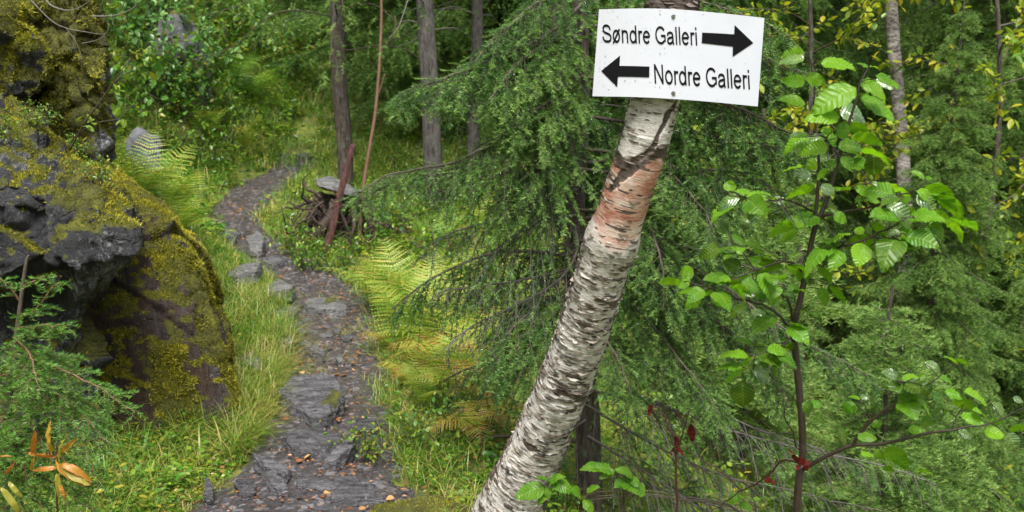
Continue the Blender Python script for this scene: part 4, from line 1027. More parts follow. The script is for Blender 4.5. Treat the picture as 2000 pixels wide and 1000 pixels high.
Vd, Td = stamp(DV1 * np.array([1, 1, 1.2]), DF1, D - np.array([0, 0, .004]), *(np.repeat(e[k][None], nd, 0) for k in range(3)), .0014 + .0012 * r.random(nd))
mb = MB(); mb.add(Vd, T=Td); tag(mb.build('water_drops', M['water'], spr), kind='stuff')

# ------------------------------------------------------------------ alder sapling
def leaf_template(nt_=9, w=.36, ser=.028, fold=.10, curl=.10, base=.08):
    ts = np.linspace(0, 1, nt_ + 1); V = []; A = []; T = []
    for k, t in enumerate(ts):
        hw = w * (math.sin(math.pi * min(1, t ** .80)) ** .72 if 0 < t < 1 else 0)
        z = -curl * (t - .4) ** 2 * 2
        V.append((t, 0, z)); A.append((t, 0))
        for s in (-1, 1):
            V.append((t, s * hw, z + fold * hw / w * .5 - .05 * (hw / w) ** 3)); A.append((t, s * hw))
    n = nt_ + 1
    # serration points between the rows
    for k in range(nt_):
        for s in (-1, 1):
            hw = max(abs(V[3 * k + 1][1]), abs(V[3 * k + 4][1])); t = (ts[k] * .35 + ts[k + 1] * .65)
            hm = abs(V[3 * k + 1][1]) * .35 + abs(V[3 * k + 4][1]) * .65
            z = V[3 * k + 1][2] * .35 + V[3 * k + 4][2] * .65
            V.append((t + ser * .5, s * (hm + ser), z)); A.append((t, s * hm))
    for k in range(nt_):
        a, b = 3 * k, 3 * (k + 1)
        L_, R_ = 3 * n + 2 * k, 3 * n + 2 * k + 1
        T += [(a, b, b + 1), (a, b + 1, a + 1), (a + 1, b + 1, L_)]
        T += [(a, b + 2, b), (a, a + 2, b + 2), (a + 2, R_, b + 2)]
    return np.array(V), np.array(T), np.array(A)
LT = [leaf_template(9, .36), leaf_template(10, .40, .024, .04, .25), leaf_template(8, .33, .03, .2, .05)]
def add_leaves(mb, base, tip, normal, r, wmul=None, var=.5, mi=0):
    base, tip, normal = map(np.asarray, (base, tip, normal)); n = len(base)
    X = tip - base; Ln = np.linalg.norm(X, axis=1); Xn, Y, Z = frames(X, normal)
    var = np.broadcast_to(var, (n,)); wm = np.ones(n) if wmul is None else wmul
    for k in range(len(LT)):
        i = np.arange(n) % len(LT) == k
        if not i.any(): continue
        tv, tf, ta = LT[k]
        Vv = base[i][:, None] + Ln[i][:, None, None] * (tv[None, :, 0:1] * Xn[i][:, None] + (tv[None, :, 1:2] * wm[i][:, None, None]) * Y[i][:, None] + (tv[None, :, 2:3] + .03 * r.normal(size=(i.sum(), len(tv), 1)) + .22 * r.normal(size=(i.sum(), 1, 1)) * tv[None, :, 1:2] * tv[None, :, 0:1] - .25 * np.abs(r.normal(size=(i.sum(), 1, 1))) * tv[None, :, 0:1] ** 3) * Z[i][:, None])
        T = tf[None] + (np.arange(i.sum()) * len(tv))[:, None, None]
        mb.add(Vv.reshape(-1, 3), T=T.reshape(-1, 3), mi=mi, lx=np.tile(ta[:, 0], i.sum()), ly=np.tile(ta[:, 1], i.sum()), var=np.repeat(var[i], len(tv)))
C1 = lambda x, y: (x * .3 + 1380, y * .3 + 60)
C2 = lambda x, y: (x * .3 + 1280, y * .3 + 320)
C3 = lambda x, y: (x * .3 + 1600, y * .3 + 320)
C4 = lambda x, y: (x * .36 + 1360, y * .36 + 640)
LV = [  # crop, base, tip, width, tone (g glossy, d dark, b bright, n normal)
 (C1, .3, [(640,150,500,165,80,'b'),(640,175,465,200,26,'g'),(745,195,975,220,78,'b'),(650,330,495,325,95,'b'),(650,290,775,345,80,'n'),(650,470,495,420,65,'n'),(975,370,705,490,150,'b'),
  (870,525,1075,540,125,'g'),(870,560,655,560,92,'b'),(1010,340,1200,400,75,'b'),(1100,290,1255,370,55,'n'),(1100,320,1225,375,35,'g'),(1000,430,1255,560,85,'b'),(1060,240,985,200,20,'n'),(1060,235,1120,232,12,'b'),
  (670,675,550,680,45,'d'),(670,690,500,745,70,'b'),(785,690,660,700,40,'g'),(795,760,618,770,90,'b'),(815,650,760,660,40,'n'),(840,650,960,650,90,'n'),(940,690,1130,710,75,'b'),(1000,770,1195,795,45,'b'),
  (900,760,1010,770,50,'b'),(1090,810,1090,955,125,'d'),(950,840,1065,850,30,'g'),(900,820,950,890,60,'n'),(815,820,705,840,55,'g'),(725,840,660,890,60,'b'),(630,880,490,915,30,'b'),(690,945,570,920,58,'g'),(790,900,705,955,40,'b'),(850,880,780,860,50,'n'),
  (840,760,780,640,40,'n'),(870,830,960,900,50,'n')]),
 (C2, .3, [(480,180,490,108,108,'b'),(625,210,530,160,50,'n'),(650,190,765,200,40,'b'),(550,215,380,270,42,'g'),(510,260,355,310,45,'b'),(720,225,595,235,35,'g'),(850,250,760,220,52,'g'),(740,330,650,280,80,'n'),
  (1040,140,845,205,70,'b'),(1075,140,1175,190,42,'g'),(1020,80,905,65,50,'g'),(905,400,720,410,80,'b'),(930,430,810,500,60,'b'),(980,400,860,350,40,'n'),(1030,340,955,310,60,'n'),(420,540,310,600,105,'d'),(490,470,590,520,48,'b'),
  (470,450,410,360,60,'d'),(600,360,560,430,60,'g'),(690,630,615,620,60,'n'),(560,680,460,640,85,'d'),(250,720,145,700,82,'b'),(170,785,30,755,40,'b'),(325,835,150,820,60,'b'),(500,750,360,720,40,'n'),(490,740,520,810,60,'g'),
  (300,890,190,930,60,'b'),(460,880,370,900,70,'n'),(980,620,1085,615,82,'b'),(1055,680,1155,750,50,'b'),(1140,790,1240,900,48,'b'),(1060,810,1150,910,70,'n'),(720,840,830,900,70,'n'),(560,840,660,850,40,'g'),(600,930,480,960,50,'d'),(760,930,830,990,50,'g'),
  (620,960,740,990,60,'g'),(860,790,940,830,50,'d'),(780,770,850,720,60,'n'),(640,790,560,770,50,'n'),(690,540,600,500,50,'n'),(640,560,700,580,40,'n'),(1120,280,1220,320,50,'d'),(1160,330,1260,370,60,'n'),(860,650,960,690,50,'g'),(700,720,760,770,70,'d'),
  (960,350,880,400,50,'b'),(1060,250,1035,220,45,'g'),(450,780,380,740,50,'n'),(480,800,620,830,45,'b'),(350,760,430,700,50,'g'),(820,560,770,545,20,'g'),(850,580,895,575,25,'g')]),
 (C3, .3, [(690,95,615,40,22,'b'),(690,95,735,85,20,'n'),(690,140,890,230,95,'b'),(720,180,945,290,70,'b'),(640,170,760,230,60,'b'),(640,200,790,310,70,'g'),(370,150,490,200,85,'n'),(400,125,610,190,40,'b'),(340,120,400,140,30,'g'),(240,150,340,190,52,'b'),
  (230,235,310,230,32,'b'),(440,265,640,380,30,'g'),(520,240,610,290,40,'b'),(640,330,740,320,55,'b'),(700,330,840,320,38,'b'),(870,345,1025,400,32,'b'),(810,350,965,455,48,'b'),(705,390,840,470,82,'n'),(350,380,430,460,50,'b'),(410,310,495,350,40,'b'),
  (300,430,225,440,52,'b'),(300,410,360,470,45,'d'),(520,420,650,515,72,'b'),(540,455,460,435,26,'g'),(440,560,540,630,70,'n'),(400,500,490,550,42,'b'),(540,290,630,310,40,'b'),(300,220,400,250,45,'b'),(600,220,520,250,40,'n'),(760,420,660,470,60,'n'),(560,350,500,400,40,'n')]),
 (C4, .36, [(310,90,230,50,30,'n'),(330,105,410,130,26,'n'),(300,190,145,280,52,'n'),(310,180,400,200,42,'g'),(310,230,420,290,55,'g'),(250,290,255,440,118,'d'),(1100,270,1020,230,36,'g'),(1115,280,1220,275,42,'b'),(1235,190,1330,230,40,'g'),(1420,200,1350,150,22,'b'),
  (1410,165,1480,195,22,'b'),(1220,430,1145,450,58,'g'),(865,410,790,460,60,'n'),(890,390,830,365,22,'n'),(890,380,950,365,25,'g'),(1220,310,1290,370,62,'d'),(1350,345,1460,370,55,'b'),(1455,340,1590,405,45,'b'),(1390,390,1510,430,56,'b'),(1500,440,1580,460,30,'b'),
  (1600,410,1690,470,32,'g'),(1590,510,1665,510,32,'b'),(1560,550,1665,590,62,'b'),(1690,545,1778,540,36,'b'),(1690,570,1755,680,56,'g'),(1720,380,1778,400,22,'g'),(1420,560,1500,600,46,'g'),(870,600,980,590,52,'n'),(960,680,1060,690,60,'b'),(1010,690,1120,670,62,'b'),
  (890,685,960,690,32,'b'),(1040,660,1150,740,60,'b'),(1010,755,1070,770,26,'b'),(1200,770,1290,790,32,'b'),(1280,370,1400,420,60,'d'),(1300,480,1220,520,50,'d'),(1430,480,1560,520,50,'b'),(1340,440,1280,500,50,'d'),(1240,250,1180,300,40,'n'),(1300,260,1400,290,40,'n'),
  (1000,500,960,540,40,'n'),(1150,560,1230,540,40,'n'),(640,470,700,520,40,'d'),(580,400,640,470,60,'d'),(620,420,690,400,40,'n'),(520,390,500,430,40,'d'),(760,540,830,620,40,'d')]),
]
AY = 2.2
rl = np.random.default_rng(21)
alder_base = at(1556, 1000, AY); ab = alder_base.copy(); ab[0] -= .0; ab[1] += .05; ab[2] = z1(ab[0], ab[1]) - .03
alder = thing('alder_sapling', 'young alder sapling with wet bright green serrated leaves right of the birch', 'sapling', ab)
mbs, mbl = MB(), MB()
def stem(pl, r0, r1, mbx=mbs, o=ab, n=24, mi=0, Y=AY):
    P = np.array([at(p[0], p[1], p[2] if len(p) > 2 else Y) for p in pl]); S = spline(P, n)
    S = S + .0016 * rl.normal(size=S.shape) * np.linspace(0, 1, n)[:, None]
    S[1::6] += .002 * rl.normal(size=S[1::6].shape)
    Vv, Qq = tubes(S, np.linspace(r0, r1, n), 8); mbx.add(Vv - o, Q=Qq, mi=mi); return S
main = np.vstack([[ab], atl([(1556, 1000, AY), (1567, 910, AY), (1566, 820, AY), (1556, 712, AY), (1551, 640, AY), (1562, 590, AY), (1580, 500, AY), (1590, 452, AY), (1613, 395, AY), (1626, 354, AY), (1641, 297, AY), (1659, 237, AY), (1674, 189, AY), (1680, 162, AY), (1695, 135, AY)])])
S = spline(main, 70); Vv, Qq = tubes(S, np.interp(np.arange(70), [0, 18, 40, 60, 69], [.0095, .008, .0054, .0028, .0013]), 10); mbs.add(Vv - ab, Q=Qq)
stem([(1588, 456), (1593, 416), (1598, 365), (1599, 320), (1595, 260), (1590, 210), (1587, 129), (1572, 99)], .0048, .0012)
for pl, r0 in (([(1592, 416, AY), (1559, 398, AY - .03), (1535, 390, AY - .06), (1496, 392, AY - .1), (1448, 384, AY - .12), (1421, 381, AY - .14)], .003),
               ([(1572, 533, AY), (1544, 512, AY - .04), (1514, 515, AY - .08), (1475, 527, AY - .12), (1433, 545, AY - .14), (1385, 562, AY - .15)], .0033),
               ([(1551, 645, AY), (1541, 590, AY - .03), (1520, 572, AY - .06), (1502, 545, AY - .1), (1481, 530, AY - .12)], .0032),
               ([(1545, 640, AY), (1508, 605, AY - .05), (1466, 590, AY - .09), (1415, 575, AY - .12), (1379, 560, AY - .14), (1345, 552, AY - .15)], .003),
               ([(1475, 527, AY - .12), (1466, 515, AY - .12), (1442, 482, AY - .12), (1427, 470, AY - .12)], .002),
               ([(1622, 378, AY), (1660, 369, AY + .03), (1687, 359, AY + .05), (1705, 357, AY + .06)], .0024),
               ([(1606, 425, AY), (1648, 414, AY - .03), (1690, 407, AY - .06), (1720, 398, AY - .08), (1750, 383, AY - .1), (1780, 374, AY - .12), (1804, 359, AY - .13)], .0034),
               ([(1576, 520, AY), (1600, 497, AY - .02), (1639, 485, AY - .05), (1675, 473, AY - .08), (1720, 455, AY - .1), (1750, 437, AY - .12), (1780, 425, AY - .13), (1840, 428, AY - .15)], .0036),
               ([(1699, 462, AY - .09), (1730, 466, AY - .1), (1756, 459, AY - .12)], .002), ([(1639, 485, AY - .05), (1652, 470, AY - .05), (1668, 455, AY - .05)], .002),
               ([(1641, 305, AY), (1625, 290, AY - .02), (1614, 270, AY - .03)], .002),
               ([(1569, 917, AY), (1612, 892, AY - .03), (1666, 870, AY - .06), (1720, 867, AY - .09), (1774, 856, AY - .12), (1828, 843, AY - .15), (1882, 836, AY - .17), (1936, 827, AY - .19), (2005, 796, AY - .21)], .0052),
               ([(1666, 870, AY - .06), (1691, 834, AY - .08), (1720, 806, AY - .1), (1756, 784, AY - .12), (1792, 766, AY - .13), (1835, 734, AY - .14), (1864, 708, AY - .15)], .0042),
               ([(1758, 782, AY - .12), (1758, 765, AY - .12), (1756, 742, AY - .13)], .0018), ([(1698, 822, AY - .08), (1694, 800, AY - .09), (1684, 784, AY - .1)], .0018),
               ([(1860, 838, AY - .16), (1868, 815, AY - .16), (1882, 790, AY - .17)], .0016),
               ([(1556, 874, AY), (1547, 842, AY - .02), (1533, 813, AY - .04), (1536, 784, AY - .05)], .0022),
               ([(1540, 690, AY - .1), (1490, 690, AY - .12), (1470, 700, AY - .13), (1458, 730, AY - .14)], .0018), ([(1551, 650, AY), (1530, 675, AY - .06), (1500, 692, AY - .11)], .002)):
    stem(pl, r0, .0011)
bases, tips, nmls, wms, vrs, wets = [], [], [], [], [], []
for conv, sc_, lst in LV:
    for bx, by, tx, ty, w, tone in lst:
        (x0, y0), (x1, y1) = conv(bx, by), conv(tx, ty)
        Y0 = AY - .05 + .07 * rl.normal(); 
        b = at(x0, y0, Y0); px_m = Y0 / F
        lpx = math.hypot(x1 - x0, y1 - y0); wpx = w * sc_ * 1.08
        tilt = rl.normal() * .25
        t = at(x1, y1, Y0 + lpx * px_m * math.tan(tilt) * .6)
        Ln = np.linalg.norm(t - b)
        realw = max(wpx * px_m, .62 * Ln) if tone != 'd' else max(wpx * px_m, .7 * Ln)
        cosr = min(1, wpx * px_m / realw); al = math.acos(cosr)
        ax_ = nrm(t - b); view = -nrm(b - np.array([0, 0, CAM_H]))
        v = nrm(view - (view @ ax_) * ax_); sdv = np.cross(ax_, v)
        if sdv[2] < 0: sdv = -sdv
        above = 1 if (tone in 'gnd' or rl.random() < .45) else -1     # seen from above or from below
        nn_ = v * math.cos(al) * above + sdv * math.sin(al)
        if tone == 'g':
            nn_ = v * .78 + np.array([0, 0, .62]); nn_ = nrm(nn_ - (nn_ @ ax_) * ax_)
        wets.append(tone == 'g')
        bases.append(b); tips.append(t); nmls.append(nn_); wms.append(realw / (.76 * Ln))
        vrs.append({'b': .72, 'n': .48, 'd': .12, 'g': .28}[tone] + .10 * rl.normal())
bases, tips, nmls = map(np.array, (bases, tips, nmls))
tips = bases + (tips - bases) * 1.04
allS = np.concatenate(mbs.V) + ab
cand = allS[(allS[:, 2] > 1.0) & (rl.random(len(allS)) < .5)]
cand = cand[rl.choice(len(cand), 110, replace=False)]
cand = cand[np.abs(cand[:, 0] - .66) > .03]
a_ = rl.random(len(cand)) * 6.283; el_ = np.stack([np.cos(a_), .8 * np.sin(a_), -.15 + .3 * rl.normal(size=len(cand))], -1)
ll_ = rl.uniform(.035, .075, len(cand)); b_ = cand + nrm(el_) * .012
bases = np.vstack([bases, b_]); tips = np.vstack([tips, b_ + nrm(el_) * ll_[:, None]]); nmls = np.vstack([nmls, np.array([0, -.35, 1]) + .35 * rl.normal(size=(len(cand), 3))])
wms = list(wms) + [1.0] * len(cand); vrs = list(vrs) + list(.45 + .2 * rl.normal(size=len(cand)))
wet = np.array(wets + [False] * (len(bases) - len(wets))); wms = np.clip(np.array(wms), .75, 1.5) * (.88 + .24 * rl.random(len(wms))); vrs = np.clip(np.array(vrs), 0, 1)
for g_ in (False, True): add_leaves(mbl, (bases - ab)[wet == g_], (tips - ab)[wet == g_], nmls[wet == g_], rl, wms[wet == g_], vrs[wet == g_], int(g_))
# short leaf stalks towards the nearest wood
allS = np.concatenate(mbs.V) + ab
dd = ((bases[:, None] - allS[None, ::4]) ** 2).sum(-1); kk = dd.argmin(1); near_ = allS[::4][kk]
okd = np.sqrt(dd.min(1)) < .09
pet = np.stack([near_[okd], (near_[okd] + bases[okd]) / 2 + [0, 0, .003], bases[okd] * .97 + tips[okd] * .03], 1)
Vv, Qq = tubes(pet, np.full((okd.sum(), 3), .0011), 4); mbs.add(Vv - ab, Q=Qq)
mbs.build('stem', M['alder_stem'], alder); mbl.build('foliage', [M['alder'], M['alder_wet']], alder)
# withered dark red leaves hanging on its lowest fork
mbr = MB(); cb, ct, cn = [], [], []
for bx, by, tx, ty in ((530, 690, 505, 660), (545, 700, 520, 720), (560, 735, 545, 700), (575, 750, 600, 730), (560, 745, 540, 770), (590, 750, 600, 770), (430, 730, 400, 745), (425, 740, 430, 715), (410, 820, 370, 835), (405, 830, 415, 850), (585, 740, 560, 715)):
    b, t = at(*C4(bx, by), AY - .03), at(*C4(tx, ty), AY - .03 + .01 * rl.normal()); cb.append(b); ct.append(b + (t - b) * 1.0); cn.append(rl.normal(size=3))
add_leaves(mbr, np.array(cb) - ab, np.array(ct) - ab, np.array(cn), rl, np.full(len(cb), 1.2), .5)
mbr.build('withered_leaves', M['red_leaf'], alder)
# red stemmed sprout below it
sp_b = at(1325, 1010, 2.5); sp_b[2] = z1(sp_b[0], sp_b[1])
spt = thing('sprout', 'thin dark red sprout with a few hanging red leaves right of the birch foot', 'sapling', sp_b)
M['red_stem'] = plain_mat('red_stem', (.04, .010, .009), .5)
mb = MB(); ml = MB()
for pl, r0 in (([(1322, 1000, 2.5), (1320, 900, 2.5), (1322, 870, 2.5), (1305, 830, 2.5), (1290, 800, 2.5), (1270, 790, 2.5)], .0038), ([(1321, 885, 2.5), (1330, 860, 2.5), (1340, 820, 2.48), (1348, 800, 2.47)], .0024),
               ([(1568, 906, 2.24), (1529, 899, 2.28), (1504, 924, 2.32), (1468, 950, 2.36), (1432, 968, 2.4), (1385, 1005, 2.45)], .0028), ([(1450, 960, 2.4), (1420, 930, 2.42), (1380, 905, 2.44), (1335, 870, 2.46)], .0022)):
    stem(pl, r0, .0012, mb, sp_b, 24, 0, 2.5)
V_, Q_ = tubes(spline(np.vstack([[sp_b], atl([(1322, 1000, 2.5)])]), 6), np.full(6, .004), 8); mb.add(V_ - sp_b, Q=Q_)
mb.build('stem', M['red_stem'], spt)
cb = atl([(1273, 788, 2.5), (1318, 850, 2.5), (1325, 808, 2.48), (1350, 828, 2.47), (1348, 840, 2.47), (1322, 852, 2.5)]); ct = atl([(1266, 812, 2.5), (1324, 888, 2.5), (1330, 815, 2.5), (1352, 865, 2.47), (1345, 820, 2.46), (1316, 885, 2.52)])
add_leaves(ml, cb - sp_b, ct - sp_b, rl.normal(size=(6, 3)), rl, np.full(6, .55), .3); ml.build('foliage', M['red_leaf'], spt)
# ------------------------------------------------------------------ deciduous trees, shrubs
SL_V = np.array([(0, 0, 0), (.35, .26, .05), (.7, .22, .03), (1, 0, -.06), (.7, -.22, .03), (.35, -.26, .05), (.5, 0, .0)])
SL_T = np.array([(0, 6, 1), (1, 6, 2), (2, 6, 3), (3, 6, 4), (4, 6, 5), (5, 6, 0)])
def small_leaves(mb, P, D, Nn, S, var, mi=0):
    X, Y, Z = frames(D, Nn)
    V, T = stamp(SL_V, SL_T, P, X, Y, Z, S); mb.add(V, T=T, mi=mi, var=np.repeat(var, 7))
def wander(p, d, Lg, n, r, j=.25, g=0.0):
    P = [np.array(p, float)]; d = nrm(np.array(d, float))
    for k in range(n - 1):
        d = nrm(d + j * r.normal(size=3) * .5 + np.array([0, 0, g])); P.append(P[-1] + d * Lg / (n - 1))
    return np.array(P)
def leafy_branch(mbw, mbl, p, d, Lg, r, lsz, r0, dens=26, sub=4, v0=.45, g=-.04, wmi=0, lmi=0):
    A = wander(p, d, Lg, 9, r, .3, g); V, Q = tubes(A, np.linspace(r0, .0015, 9), 5); mbw.add(V, Q=Q, mi=wmi)
    lines = [A[2:]]
    for k in range(sub):
        i = r.integers(2, 8); dd = nrm(nrm(A[i] - A[i - 1]) * .6 + r.normal(size=3) * .6)
        B_ = wander(A[i], dd, Lg * r.uniform(.25, .55), 6, r, .35, g); V, Q = tubes(B_, np.linspace(r0 * .5, .001, 6), 3); mbw.add(V, Q=Q, mi=wmi); lines.append(B_)
    for B_ in lines:
        seg = np.linalg.norm(np.diff(B_, axis=0), axis=1).sum(); n = max(3, int(seg * dens))
        t = r.random(n) * (len(B_) - 1.001); i = t.astype(int); f = (t - i)[:, None]
        P = B_[i] * (1 - f) + B_[i + 1] * f; T = nrm(B_[i + 1] - B_[i])
        D = nrm(T * .5 + r.normal(size=(n, 3)) * .75 + np.array([0, 0, -.15])); Nn = np.array([0, 0, 1.]) + .45 * r.normal(size=(n, 3))
        small_leaves(mbl, P + D * lsz * .2, D, Nn, lsz * (.6 + .6 * r.random(n)), np.clip(v0 + .25 * r.normal(size=n), 0, 1), lmi)
def broadleaf(seed, H, lo, spread, lsz, nb_, bark, leaf, r0=.05, v0=.5, dens=26):
    r = np.random.default_rng(seed); tm, cm = MB(), MB()
    zz = np.linspace(-.4, H, 30); P = np.stack([.12 * np.sin(zz * .9 + seed), .12 * np.cos(zz * .7 + seed * 2), zz], -1)
    V, Q = tubes(P, np.linspace(r0, .006, 30)[None], 10); tm.add(V, Q=Q)
    for k in range(nb_):
        z = lo + (H - lo) * (k + r.random()) / nb_; a = k * 2.4 + r.normal() * .4
        p = [np.interp(z, zz, P[:, 0]), np.interp(z, zz, P[:, 1]), z]
        leafy_branch(cm, cm, p, (math.cos(a), math.sin(a), .35), spread * (1 - .5 * (z - lo) / (H - lo)) * r.uniform(.6, 1.1), r, lsz, r0 * .22, dens, 5, v0, -.03, 1, 0)
    return tm.mesh('trunk', M[bark]), cm.mesh('crown', [M[leaf], M['twig']], False)
protos['rowan'] = broadleaf(71, 7.5, 1.6, 1.9, .095, 26, 'spruce_bark', 'autumn', .045, .42, 30)
protos['white_birch'] = broadleaf(72, 12, 5.5, 2.0, .085, 22, 'far_birch', 'autumn', .09, .4, 26)
protos['willow'] = broadleaf(73, 3.6, .3, 1.1, .085, 26, 'twig', 'herb', .022, .55, 30)
for px, Y, kd, s, lab, dz in (
    (1560, 9.2, 'rowan', .85, 'broadleaf tree with yellowing leaves above the alder sapling, right of the sign', 0), (1900, 9.0, 'rowan', .9, 'broadleaf tree with golden leaves at the upper right edge', .3),
    (2010, 10.5, 'rowan', 1.0, 'yellowing broadleaf tree half outside the right edge', 0), (1700, 17, 'rowan', 1.3, 'yellowing broadleaf tree deep in the forest behind the alder sapling', .5),
    (1738, 9.6, 'white_birch', 1.0, 'slender birch with a pale trunk among the spruces on the right', 0), (1350, 17, 'white_birch', .9, 'thin pale birch far behind the leaning birch', 0),
    (455, 17, 'willow', .8, 'bushy green sapling on the upper left slope beyond the path', 0), (540, 18, 'willow', 1.3, 'leafy sapling under the far spruces at the top of the slope', 0),
    (300, 13, 'willow', .9, 'leafy sapling high on the left slope by the wet rock outcrop', 0), (215, 10.5, 'willow', .8, 'leafy sapling just right of the mossy pillar of rock', 0), (400, 17, 'rowan', .8, 'yellowing broadleaf sapling at the top of the left slope', 0),
    (760, 15.5, 'willow', 1.0, 'bushy sapling behind the dead brown stem', 0), (930, 13.5, 'willow', .8, 'low bushy sapling between grey trunks', 0), (1000, 20, 'rowan', 1.2, 'yellowing tree far behind the drooping spruce', 0), (1200, 21, 'rowan', 1.2, 'yellowing tree far behind the sign', 0)):
    t = far_tree(px, Y, kd, lab, None, s, None, None, dz, 'birch' if kd == 'white_birch' else 'broadleaf_tree' if kd == 'rowan' else 'sapling')
# pale leaved shrubs of the left slope
def shrub_mesh(seed, n, H, lsz, mat, v0):
    r = np.random.default_rng(seed); a, b = MB(), MB()
    for k in range(n):
        an = r.random() * 6.28; leafy_branch(a, b, (.05 * math.cos(an), .05 * math.sin(an), -.05), (.45 * math.cos(an), .45 * math.sin(an), 1), H * r.uniform(.6, 1.1), r, lsz, .006, 30, 4, v0, -.03)
    return a.mesh('stems', M['twig']), b.mesh('foliage', M[mat], False)
shr = {'pale': shrub_mesh(81, 8, 1.0, .085, 'pale_leaf', .6), 'green': shrub_mesh(82, 9, .8, .07, 'herb', .5), 'low': shrub_mesh(83, 12, .45, .05, 'herb', .62)}
def shrub(px, py, kd, s, label, group=None, pt=None):
    p = ground_at(px, py) if pt is None else pt
    t = thing('shrub', label, 'shrub', p, rng.random() * 6.28, group); t.scale = (s, s, s)
    for nm, me in zip(('stems', 'foliage'), shr[kd]): link(bpy.data.objects.new(nm, me), t)
    return t
for px, py, kd, s, lab in ((372, 190, 'pale', 1.2, 'pale leaved shrub in front of the wet rock outcrop on the left slope'), (330, 150, 'pale', 1.0, 'pale leaved shrub left of the wet rock outcrop'), (260, 110, 'pale', 1.2, 'pale shrub beside the mossy pillar of rock'),
    (325, 205, 'pale', .9, 'pale shrub right in front of the wet rock outcrop, its leaves over the rock'), (365, 210, 'green', .8, 'green shrub at the lower right foot of the wet rock outcrop'),
    (420, 150, 'green', 1.2, 'dark green shrub right of the wet rock outcrop'), (290, 60, 'pale', 1.2, 'pale shrub at the top edge above the grey boulder'), (240, 210, 'green', 1.0, 'green shrub between the pillar of rock and the grey boulder'),
    (420, 230, 'green', 1.0, 'green shrub among ferns on the left slope'), (350, 235, 'green', .9, 'green shrub just above the grey boulder'), (480, 110, 'green', 1.4, 'tall green shrub under the trees of the upper left'), (395, 60, 'green', 1.5, 'tall green shrub at the upper edge of the left slope'),
    (560, 150, 'green', 1.3, 'green shrub at the foot of the far spruces beyond the path'), (330, 300, 'low', 1.0, 'low leafy shrub touching the grey boulder'), (410, 320, 'low', 1.2, 'low leafy shrub left of the far end of the path'), (440, 280, 'low', 1.3, 'low leafy shrub above the far end of the path'),
    (590, 500, 'low', .8, 'low bilberry shrub left of the red stake foot'), (610, 530, 'low', .75, 'low bilberry shrub at the inner bend of the path'), (660, 540, 'low', .7, 'low bilberry shrub in front of the roots'), (740, 470, 'low', .9, 'light green shrub in front of the fallen log'), (800, 470, 'low', 1.0, 'light green shrub at the end of the fallen log'),
    (830, 880, 'low', .6, 'small leafy shrub beside the birch foot on the path side'), (700, 905, 'low', .45, 'small leafy plant behind the narrow slate edge'), (930, 850, 'low', .6, 'leafy plant close to the birch trunk')):
    shrub(px, py, kd, s, lab)
for p, lab in zip(perch, ('small leafy plant growing from the moss on top of the lichen boulder', 'small leafy plant on the right shoulder of the lichen boulder', 'small leafy plant on the boulder top at the left edge', 'small leafy plant in the gap between boulder and leaning slab')):
    shrub(0, 0, 'low', .32, lab, None, p - [0, 0, .03])
rs = np.random.default_rng(90)
for k in range(26):
    y = rs.uniform(9, 19); x = path_x(y) - path_w(y) - rs.uniform(.6, 5); kd = ('green', 'pale', 'low', 'green')[k % 4]
    shrub(0, 0, kd, rs.uniform(.9, 1.5), {'green': 'green shrub on the overgrown left slope', 'pale': 'pale shrub on the overgrown left slope', 'low': 'low shrub on the overgrown left slope'}[kd], kd + ' shrubs of the left slope', (x, y, z1(x, y)))
for k in range(30):
    y = rs.uniform(7, 16); x = path_x(y) + path_w(y) + rs.uniform(.9, 8); kd = ('green', 'low', 'low')[k % 3]
    shrub(0, 0, kd, rs.uniform(.8, 1.3), {'green': 'green shrub on the forest floor under the spruces', 'low': 'low shrub on the forest floor under the spruces'}[kd], kd + ' shrubs under the spruces', (x, y, z1(x, y)))

# ------------------------------------------------------------------ ferns: each frond a mesh of its own
def frond_mesh(seed, arch, v0, v1):
    r = np.random.default_rng(seed); n = 19; t = np.linspace(0, 1, 60)
    ang = R(78) - arch * t ** 1.3
    X = np.cumsum(np.cos(ang)) / 60; Z = np.cumsum(np.sin(ang)) / 60
    mid = np.stack([X, .03 * np.sin(t * 3 + seed), Z], -1)
    mb = MB(); V, Q = tubes(mid[::4], np.linspace(.006, .0012, 15), 4); mb.add(V, Q=Q, var=v0 * .6)
    for k in range(n):
        u = .16 + .83 * (k / n); i = int(u * 59); p = mid[i]; tg = nrm(mid[min(59, i + 2)] - mid[i - 1])
        ln = .30 * (math.sin(math.pi * (u * .93 + .03) ** .75) ** .8) * (1.05 - .25 * u)
        for s in (-1, 1):
            d = nrm(np.array([0, s, 0]) * 1.0 + tg * (.35 + .25 * u) + np.array([0, 0, -.12]) + .05 * r.normal(size=3)); up = nrm(np.cross(tg, [0, 1, 0]) * -1 + .1 * r.normal(size=3))
            w = nrm(np.cross(d, up)); m = 8; pts, T = [], []
            for q in range(m + 1):
                c = p + d * ln * q / m + np.array([0, 0, -.10]) * ln * (q / m) ** 2
                pts.append(c)
            for q in range(m):
                f = (1 - q / m) ** .6 * ln * .17
                a, b = pts[q], pts[q + 1]; c = (a + b) / 2 + d * ln * .05
                o_ = len(pts) ; T += [(q, q + 1, m + 1 + 2 * q), (q + 1, q, m + 2 + 2 * q)]
            ext = []
            for q in range(m):
                f = (1 - q / (m + .5)) ** .6 * ln * .075; c = (pts[q] + pts[q + 1]) / 2 + d * ln * .05
                ext += [c + w * f, c - w * f]
            mb.add(np.array(pts + ext), T=np.array(T), var=np.clip(v0 + (v1 - v0) * u + .10 * r.normal(), 0, 1))
    return mb.mesh('frond', M['fern'], False)
